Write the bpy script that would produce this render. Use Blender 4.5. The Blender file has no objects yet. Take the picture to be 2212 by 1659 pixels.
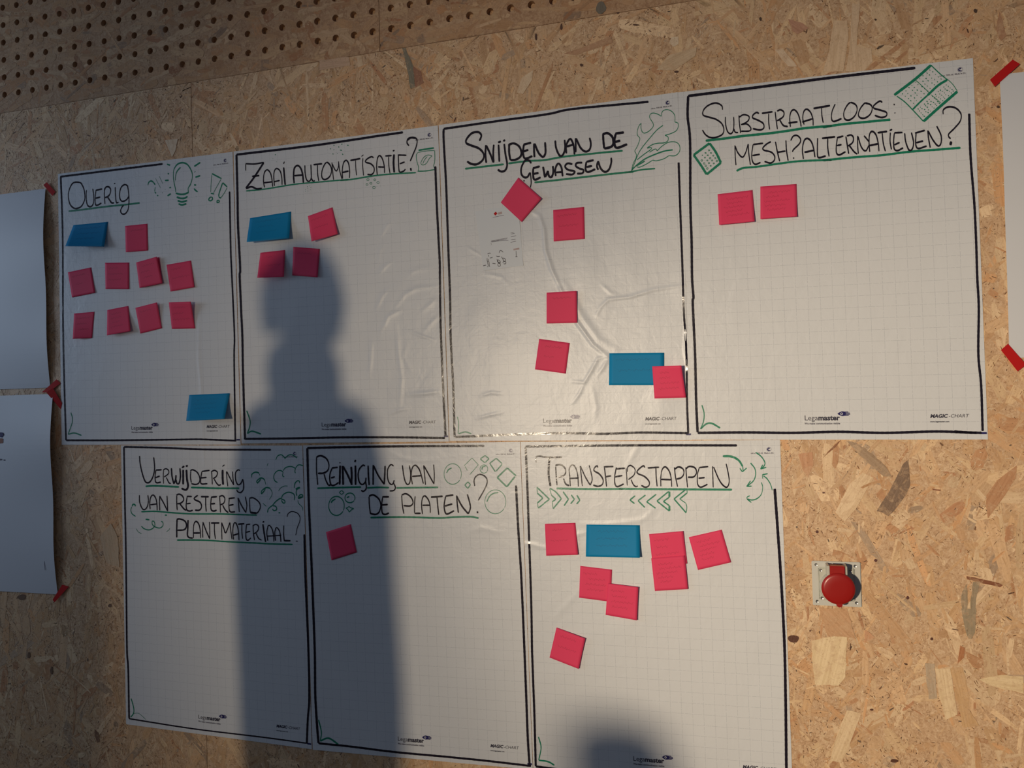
import bpy, bmesh, math, random
import numpy as np
from mathutils import Vector, Matrix
random.seed(7)
rng = np.random.default_rng(11)
SC = bpy.context.scene
COL = SC.collection

# ---------------------------------------------------------------- camera
CX, CD, CZ, YAW, PIT, ROL, FPX = 1.9091, 1.8374, 1.45, -0.2818, 0.0108, -0.0283, 1683.70
def _axes():
    cy, sy, cp, sp = math.cos(YAW), math.sin(YAW), math.cos(PIT), math.sin(PIT)
    f = Vector((sy*cp, cy*cp, sp)); r = Vector((cy, -sy, 0)); u = r.cross(f)
    return r*math.cos(ROL)+u*math.sin(ROL), u*math.cos(ROL)-r*math.sin(ROL), f
RR, UU, FF = _axes()
cam = bpy.data.cameras.new('camera'); cam.sensor_width = 36; cam.lens = 36*FPX/2212
cam.clip_start = 0.02; cam.clip_end = 100
co = bpy.data.objects.new('camera', cam); COL.objects.link(co)
co.matrix_world = Matrix(((RR.x, UU.x, -FF.x, CX), (RR.y, UU.y, -FF.y, -CD), (RR.z, UU.z, -FF.z, CZ), (0, 0, 0, 1)))
SC.camera = co
def P(px, py, h=0.0):
    """wall position (x, z) seen at a photo pixel, for something standing h off the wall (the wall is y=0)"""
    d = RR*((px-1106)/FPX) - UU*((py-829.5)/FPX) + FF
    t = (CD-h)/d.y
    return CX+d.x*t, CZ+d.z*t
def Qp(x, z, h=0.0):
    v = Vector((x-CX, CD-h, z-CZ)); a, b, c = v.dot(RR), v.dot(UU), v.dot(FF)
    return 1106+FPX*a/c, 829.5-FPX*b/c

# ---------------------------------------------------------------- light
w = bpy.data.worlds.new('world'); SC.world = w; w.use_nodes = True
w.node_tree.nodes['Background'].inputs[0].default_value = (0.60, 0.72, 1.0, 1)
w.node_tree.nodes['Background'].inputs[1].default_value = 0.104
LAMP = Vector((0.06, -5.0, 1.50))
for nm, en, ang in (('warm_spotlight', 500, 26), ('warm_spotlight', 365, 54)):      # hot core and wide skirt of one lamp
    li = bpy.data.lights.new(nm, 'SPOT'); li.energy = en; li.color = (1.0, 0.82, 0.60)
    li.shadow_soft_size = 0.10; li.spot_size = math.radians(ang); li.spot_blend = 1.0
    lo = bpy.data.objects.new(nm, li); COL.objects.link(lo); lo.location = LAMP
    lo.rotation_euler = (Vector((2.33, 0, 1.06))-LAMP).to_track_quat('-Z', 'Y').to_euler()
wi = bpy.data.lights.new('blue_fill_light', 'AREA'); wi.energy = 11.5; wi.spread = 1.9; wi.color = (.62, .78, 1.0); wi.shape = 'RECTANGLE'; wi.size = 1.6; wi.size_y = 1.1  # bluish fill added off to the left to lift the upper left; no window built
wo = bpy.data.objects.new('blue_fill_light', wi); COL.objects.link(wo); wo.location = (-3.3, -1.5, 2.2)
wo.rotation_euler = (Vector((.1, 0, 2.1))-wo.location).to_track_quat('-Z', 'Y').to_euler()
SC.view_settings.view_transform = 'Standard'; SC.view_settings.look = 'None'
SC.view_settings.gamma = 1; SC.view_settings.exposure = 0; SC.view_settings.use_curve_mapping = False

# ---------------------------------------------------------------- helpers
def tag(o, label=None, cat=None, group=None, kind=None):
    if label: o['label'] = label
    if cat: o['category'] = cat
    if group: o['group'] = group
    if kind: o['kind'] = kind
    return o
def empty(name, loc=(0, 0, 0)):
    o = bpy.data.objects.new(name, None); COL.objects.link(o); o.location = loc; o.empty_display_size = .05
    return o
def mesh_obj(name, verts, faces, mat, parent=None, smooth=False, attrs=None, uv=None):
    me = bpy.data.meshes.new(name)
    if isinstance(faces, np.ndarray):
        nf, k = faces.shape
        me.vertices.add(len(verts)); me.vertices.foreach_set('co', np.asarray(verts, dtype=np.float32).ravel())
        me.loops.add(nf*k); me.loops.foreach_set('vertex_index', faces.astype(np.int32).ravel())
        me.polygons.add(nf)
        me.polygons.foreach_set('loop_start', np.arange(0, nf*k, k, dtype=np.int32))
        me.polygons.foreach_set('loop_total', np.full(nf, k, dtype=np.int32))
        me.update(calc_edges=True); me.validate()
    else:
        me.from_pydata([tuple(v) for v in verts], [], faces); me.update()
    if smooth: me.polygons.foreach_set('use_smooth', [True]*len(me.polygons))
    for nm, tp, arr in (attrs or []):
        a = me.attributes.new(nm, tp, 'POINT')
        a.data.foreach_set('color' if tp == 'FLOAT_COLOR' else 'vector' if tp == 'FLOAT_VECTOR' else 'value', np.asarray(arr, dtype=np.float32).ravel())
    if uv is not None:
        l = me.uv_layers.new(name='uv'); vi = np.zeros(len(me.loops), dtype=np.int32)
        me.loops.foreach_get('vertex_index', vi)
        l.data.foreach_set('uv', np.asarray(uv, dtype=np.float32)[vi].ravel())
    if mat: me.materials.append(mat)
    o = bpy.data.objects.new(name, me); COL.objects.link(o)
    if parent: o.parent = parent
    return o
def bm_obj(name, bm, mat, parent=None, smooth=False):
    me = bpy.data.meshes.new(name); bm.normal_update(); bm.to_mesh(me); bm.free()
    if smooth: me.polygons.foreach_set('use_smooth', [True]*len(me.polygons))
    me.materials.append(mat); o = bpy.data.objects.new(name, me); COL.objects.link(o)
    if parent: o.parent = parent
    return o
class N:
    def __init__(s, name):
        s.m = bpy.data.materials.new(name); s.m.use_nodes = True; s.t = s.m.node_tree
        s.b = s.t.nodes['Principled BSDF']
    def n(s, typ, **kw):
        x = s.t.nodes.new(typ)
        for k, v in kw.items():
            if k.startswith('i_'):
                k = k[2:]; x.inputs[int(k) if k.isdigit() else k.replace('_', ' ')].default_value = v
            else: setattr(x, k, v)
        return x
    def l(s, a, b): s.t.links.new(a, b)
    def mix(s, fac, a, b, mode='MIX'):
        x = s.n('ShaderNodeMix', data_type='RGBA', blend_type=mode)
        for sock, v in ((x.inputs[0], fac), (x.inputs[6], a), (x.inputs[7], b)):
            if isinstance(v, (int, float)): sock.default_value = v
            elif isinstance(v, tuple): sock.default_value = v if len(v) == 4 else (*v, 1)
            else: s.l(v, sock)
        return x.outputs[2]
    def math(s, op, a, b=0.0):
        x = s.n('ShaderNodeMath', operation=op)
        for sock, v in ((x.inputs[0], a), (x.inputs[1], b)):
            if isinstance(v, (int, float)): sock.default_value = v
            else: s.l(v, sock)
        return x.outputs[0]
    def ramp(s, fac, stops):
        x = s.n('ShaderNodeValToRGB'); e = x.color_ramp.elements
        while len(e) < len(stops): e.new(0.5)
        for el, (p, c) in zip(e, stops): el.position = p; el.color = c if len(c) == 4 else (*c, 1)
        s.l(fac, x.inputs[0]); return x.outputs[0]
    def noise(s, vec, scale, detail=3, rough=.5, dist=0):
        x = s.n('ShaderNodeTexNoise', i_Scale=scale, i_Detail=detail, i_Roughness=rough, i_Distortion=dist)
        if vec is not None: s.l(vec, x.inputs['Vector'])
        return x.outputs[0]
    def bump(s, h, strength, dist, normal=None):
        x = s.n('ShaderNodeBump', i_Strength=strength, i_Distance=dist); s.l(h, x.inputs['Height'])
        if normal is not None: s.l(normal, x.inputs['Normal'])
        return x.outputs[0]
    def pos(s): return s.n('ShaderNodeNewGeometry').outputs['Position']
    def scaled(s, vec, sc):
        x = s.n('ShaderNodeMapping'); x.inputs['Scale'].default_value = sc; s.l(vec, x.inputs[0]); return x.outputs[0]
def simple(name, col, rough=.5, spec=.5, metal=0, bumpscale=None, bumpd=.0003, sheen=0):
    a = N(name); a.b.inputs['Base Color'].default_value = (*col, 1); a.b.inputs['Roughness'].default_value = rough
    a.b.inputs['Specular IOR Level'].default_value = spec; a.b.inputs['Metallic'].default_value = metal
    ns = a.noise(a.pos(), bumpscale or 60, 3)
    c = a.mix(a.math('MULTIPLY', ns, .25), (*col, 1), (col[0]*.8, col[1]*.8, col[2]*.8, 1)); a.l(c, a.b.inputs['Base Color'])
    if bumpscale: a.l(a.bump(ns, .5, bumpd), a.b.inputs['Normal'])
    return a.m

# ---------------------------------------------------------------- materials
def osb_color(a, p, tone=(1, 1, 1)):
    st = a.scaled(p, (1, 1, .45))
    big = a.noise(st, 9, 4, .6, .6); fine = a.noise(p, 130, 5, .7, 1.2)
    vo = a.n('ShaderNodeTexVoronoi', i_Scale=70, i_Randomness=1.0); a.l(a.scaled(p, (1, 1, .5)), vo.inputs['Vector'])
    vf = a.n('ShaderNodeSeparateColor'); a.l(vo.outputs['Color'], vf.inputs[0])
    c = a.ramp(vf.outputs[0], [(0, (.48, .285, .150)), (.45, (.65, .425, .245)), (1, (.80, .57, .35))])
    c = a.mix(a.ramp(big, [(.35, (0, 0, 0)), (.65, (.8, .8, .8))]), c, (.60, .375, .215), 'MIX')
    c = a.mix(.6, c, a.ramp(fine, [(.30, (.30, .15, .075)), (.42, (.54, .33, .18)), (.52, (.71, .47, .275)), (.66, (.88, .66, .43))]), 'MIX')
    if tone != (1, 1, 1): c = a.mix(1.0, c, tone, 'MULTIPLY')
    return c, fine, vf.outputs[0]
def osb_base(name='strand_board', tone=(1, 1, 1)):
    a = N(name); p = a.pos(); c, fine, v = osb_color(a, p, tone)
    a.l(c, a.b.inputs['Base Color']); a.b.inputs['Roughness'].default_value = .48
    a.b.inputs['Specular IOR Level'].default_value = .35
    a.l(a.bump(a.math('ADD', fine, a.math('MULTIPLY', v, .5)), .8, .0008), a.b.inputs['Normal'])
    return a.m
def strand(name='wood_strand', tone=(1, 1, 1)):
    a = N(name); at = a.n('ShaderNodeAttribute', attribute_name='tint'); g = a.n('ShaderNodeAttribute', attribute_name='grain')
    p = a.pos(); base, fine, v = osb_color(a, p, tone)
    gn = a.noise(a.scaled(g.outputs['Vector'], (14, 260, 1)), 1, 4, .6, .3)
    sp = a.noise(p, 220, 3, .7, .6)
    c = a.mix(1.0, at.outputs['Color'], a.ramp(gn, [(.25, (.84, .79, .72)), (.6, (1.05, 1.05, 1.05))]), 'MULTIPLY')
    c = a.mix(.6, c, a.ramp(sp, [(.28, (.55, .45, .37)), (.42, (1, 1, 1)), (.75, (1.06, 1.06, 1.04))]), 'MULTIPLY')
    wear = a.ramp(a.noise(p, 48, 5, .75, .8), [(.50, (0, 0, 0)), (.60, (1, 1, 1))])
    c = a.mix(a.math('MULTIPLY', wear, at.outputs['Alpha']), c, base)
    a.l(c, a.b.inputs['Base Color']); a.b.inputs['Roughness'].default_value = .42; a.b.inputs['Specular IOR Level'].default_value = .4
    a.l(a.bump(a.math('ADD', gn, sp), .6, .0006), a.b.inputs['Normal'])
    return a.m
def relief(a):
    p = a.pos()
    n1 = a.noise(p, 42, 3, .55, .8); n2 = a.noise(p, 140, 2, .5, .3); n3 = a.noise(a.scaled(p, (1, 1, .6)), 14, 2, .5, 1.2)
    h = a.math('ADD', a.math('MULTIPLY', n1, 1.0), a.math('MULTIPLY', n2, .25)); h = a.math('ADD', h, a.math('MULTIPLY', n3, 1.6))
    return h
def film():
    a = N('white_film'); uv = a.n('ShaderNodeUVMap', uv_map='uv').outputs[0]
    s = a.n('ShaderNodeSeparateXYZ'); a.l(uv, s.inputs[0])
    def line(o):
        f = a.math('FRACT', a.math('MULTIPLY', o, 40.0)); f = a.math('SUBTRACT', f, .5)
        return a.math('LESS_THAN', a.math('ABSOLUTE', f), .016)
    g = a.math('MAXIMUM', line(s.outputs[0]), line(s.outputs[1]))
    br = a.math('GREATER_THAN', a.noise(a.scaled(uv, (1, 1, 1)), 240, 2), .44)
    g = a.math('MULTIPLY', g, br)
    c = a.mix(a.math('MULTIPLY', g, .5), (.735, .745, .75, 1), (.42, .44, .47, 1))
    a.l(c, a.b.inputs['Base Color']); a.b.inputs['Roughness'].default_value = .37
    a.b.inputs['Specular IOR Level'].default_value = .47
    a.l(a.bump(relief(a), .55, .00085), a.b.inputs['Normal'])
    return a.m
def ink(name, col, rough=.2, bs=.55):
    a = N(name); n = a.noise(a.pos(), 260, 3)
    c = a.mix(a.math('MULTIPLY', n, .5), (*col, 1), (col[0]*1.8+.004, col[1]*1.5+.004, col[2]*1.6+.004, 1)); a.l(c, a.b.inputs['Base Color'])
    a.b.inputs['Roughness'].default_value = rough; a.b.inputs['Specular IOR Level'].default_value = .45
    a.l(a.bump(relief(a), bs, .00085), a.b.inputs['Normal'])
    return a.m
def paper(name, col, rough=.6, spec=.3):
    a = N(name); n = a.noise(a.pos(), 12, 3); f = a.noise(a.pos(), 700, 2)
    c = a.mix(a.math('MULTIPLY', n, .16), (*col, 1), (col[0]*.85, col[1]*.85, col[2]*.85, 1)); a.l(c, a.b.inputs['Base Color'])
    a.b.inputs['Roughness'].default_value = rough; a.b.inputs['Specular IOR Level'].default_value = spec
    a.l(a.bump(f, .2, .0001), a.b.inputs['Normal'])
    return a.m
BR = (.76, .70, .66)      # the perforated boards are a browner make
M = dict(osb=osb_base(), strand=strand(), osb2=osb_base('brown_strand_board', BR), strand2=strand('brown_wood_strand', BR), film=film(),
    black=ink('black_marker', (.012, .009, .016)), green=ink('green_marker', (.006, .20, .105), .34),
    navy=ink('navy_print', (.018, .016, .10), .3), grey=ink('grey_print', (.10, .10, .13), .35), thin=ink('dark_print', (.03, .03, .05), .35),
    pink=paper('pink_note_paper', (.84, .060, .145), .6, .2), pinkpen=paper('pen_on_pink', (.56, .035, .09)),
    blue=paper('blue_note_paper', (.004, .235, .48), .6, .2), bluepen=paper('pen_on_blue', (.003, .12, .27)),
    white=paper('white_paper', (.72, .73, .75), .45, .4), card=paper('card_paper', (.72, .75, .77), .42, .4),
    tape=paper('red_tape', (.52, .012, .012), .6, .15), red=simple('red_plastic', (.36, .012, .009), .32, .5, 0, 300, .00005),
    plate=simple('grey_plastic', (.62, .61, .55), .4, .5, 0, 300, .00005), plate2=simple('pale_plastic', (.55, .55, .47), .3, .5, 0, 300, .00005),
    screw=simple('zinc_screw', (.45, .44, .42), .35, .5, .9), dark=simple('dark_gap', (.02, .018, .015), .8),
    concrete=simple('concrete', (.16, .155, .15), .8, .3, 0, 30, .001),
    sweater=simple('navy_wool', (.04, .05, .09), .9, .2, 0, 500, .0006), jacket=simple('grey_cloth', (.16, .16, .17), .9, .2, 0, 500, .0006),
    jeans=simple('denim', (.05, .07, .13), .85, .2, 0, 700, .0004), skin=simple('skin', (.55, .33, .24), .5, .4, 0, 200, .0001),
    hair=simple('brown_hair', (.06, .035, .02), .6, .4, 0, 400, .0008), shoe=simple('black_leather', (.03, .03, .03), .4), eye=simple('eye_white', (.7, .7, .68), .2),
    lip=simple('lips', (.40, .13, .11), .45))

# ---------------------------------------------------------------- sheets: corners in the photo  TL TR BR BL
SHEETS = dict(
 A=[(125.8, 376), (503.2, 328.2), (520.6, 960.3), (134, 960.6)],
 B=[(505.0, 327.6), (946.6, 271.4), (970, 953.6), (522.2, 958)],
 C=[(948.2, 270.6), (1464, 199.5), (1495, 950.5), (971.6, 952.2)],
 D=[(1464.5, 200.2), (2101, 126.2), (2133.6, 949.2), (1491.5, 950)],
 E=[(262, 962.3), (653.5, 962.5), (674.2, 1618), (273, 1564)],
 F=[(655.2, 962), (1123.4, 954.4), (1151.2, 1662), (676, 1619)],
 G=[(1124.6, 954.6), (1684.9, 950.3), (1712.5, 1712), (1152.4, 1662.3)])
# ridges pressed up in the film: sheet, half width mm, height mm, polyline in the photo
RIDGES = """
C 5 2.6 1150,458 1165,466 1175,495 1179,542 1192,583 1211,624
C 5 3.0 1211,624 1247,697 1281,744 1312,770
C 9 1.6 1218,612 1256,683 1292,733 1330,756
C 4 2.2 1289,681 1297,664 1315,647 1360,642 1412,626 1485,616
C 4 1.6 1312,770 1291,775 1278,800 1262,826 1236,824
C 4 1.4 1314,775 1304,792 1290,812
C 4 1.2 1262,828 1252,850 1236,872
C 3 1.8 1479,640 1482,700 1479,758 1486,800
C 4 1.0 1037,856 1060,848 1087,850
C 4 1.0 1029,904 1055,897 1087,890
C 4 .9 1299,614 1318,632 1330,636
C 3 .9 1010,534 1027,545 1040,552
C 5 .7 1045,590 1085,600 1100,620
C 6 .7 1280,840 1288,880 1284,910
B 4 1.3 941,619 898,624 876,636 857,660
B 4 1.4 866,670 840,684 823,716
B 4 1.1 838,626 826,640 813,668
B 4 1.1 941,648 914,672
B 4 1.1 946,684 930,700 917,716
B 3 1.2 886,716 912,726 939,735
B 4 1.1 857,704 862,768 869,817 864,884
B 4 1.1 804,737 801,788 797,812
B 4 2.0 881,852 915,850 948,846
B 3 1.1 842,894 862,886 886,882
B 4 1.1 848,477 836,487 821,514
B 4 1.2 846,565 832,576 818,592
B 4 .9 830,526 820,545 818,567
B 4 .8 744,437 762,432 778,434
B 4 .7 653,444 668,440
B 5 .8 878,600 896,584 930,578
B 5 .7 880,740 872,770 888,800
A 3 1.3 431,686 430,777 435,828 439,962
E 3 1.2 438,960 442,1000 446,1010
G 3 1.8 1127,1174 1150,1176 1179,1184
G 4 1.5 1413,1098 1395,1118 1380,1125 1315,1132 1257,1132
G 3 1.1 1268,1148 1250,1154 1234,1165
G 4 .9 1380,962 1366,985 1354,1010
G 5 .8 1262,1262 1230,1300 1190,1345
G 4 .9 1490,953 1530,946 1600,949 1678,958
F 4 1.0 843,976 870,990 905,996 944,992
F 4 .8 860,1003 890,1010 920,1006
F 4 .8 1085,1150 1040,1140 1010,1150
D 4 .8 1495,947 1510,943 1540,944 1640,951
"""

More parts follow.
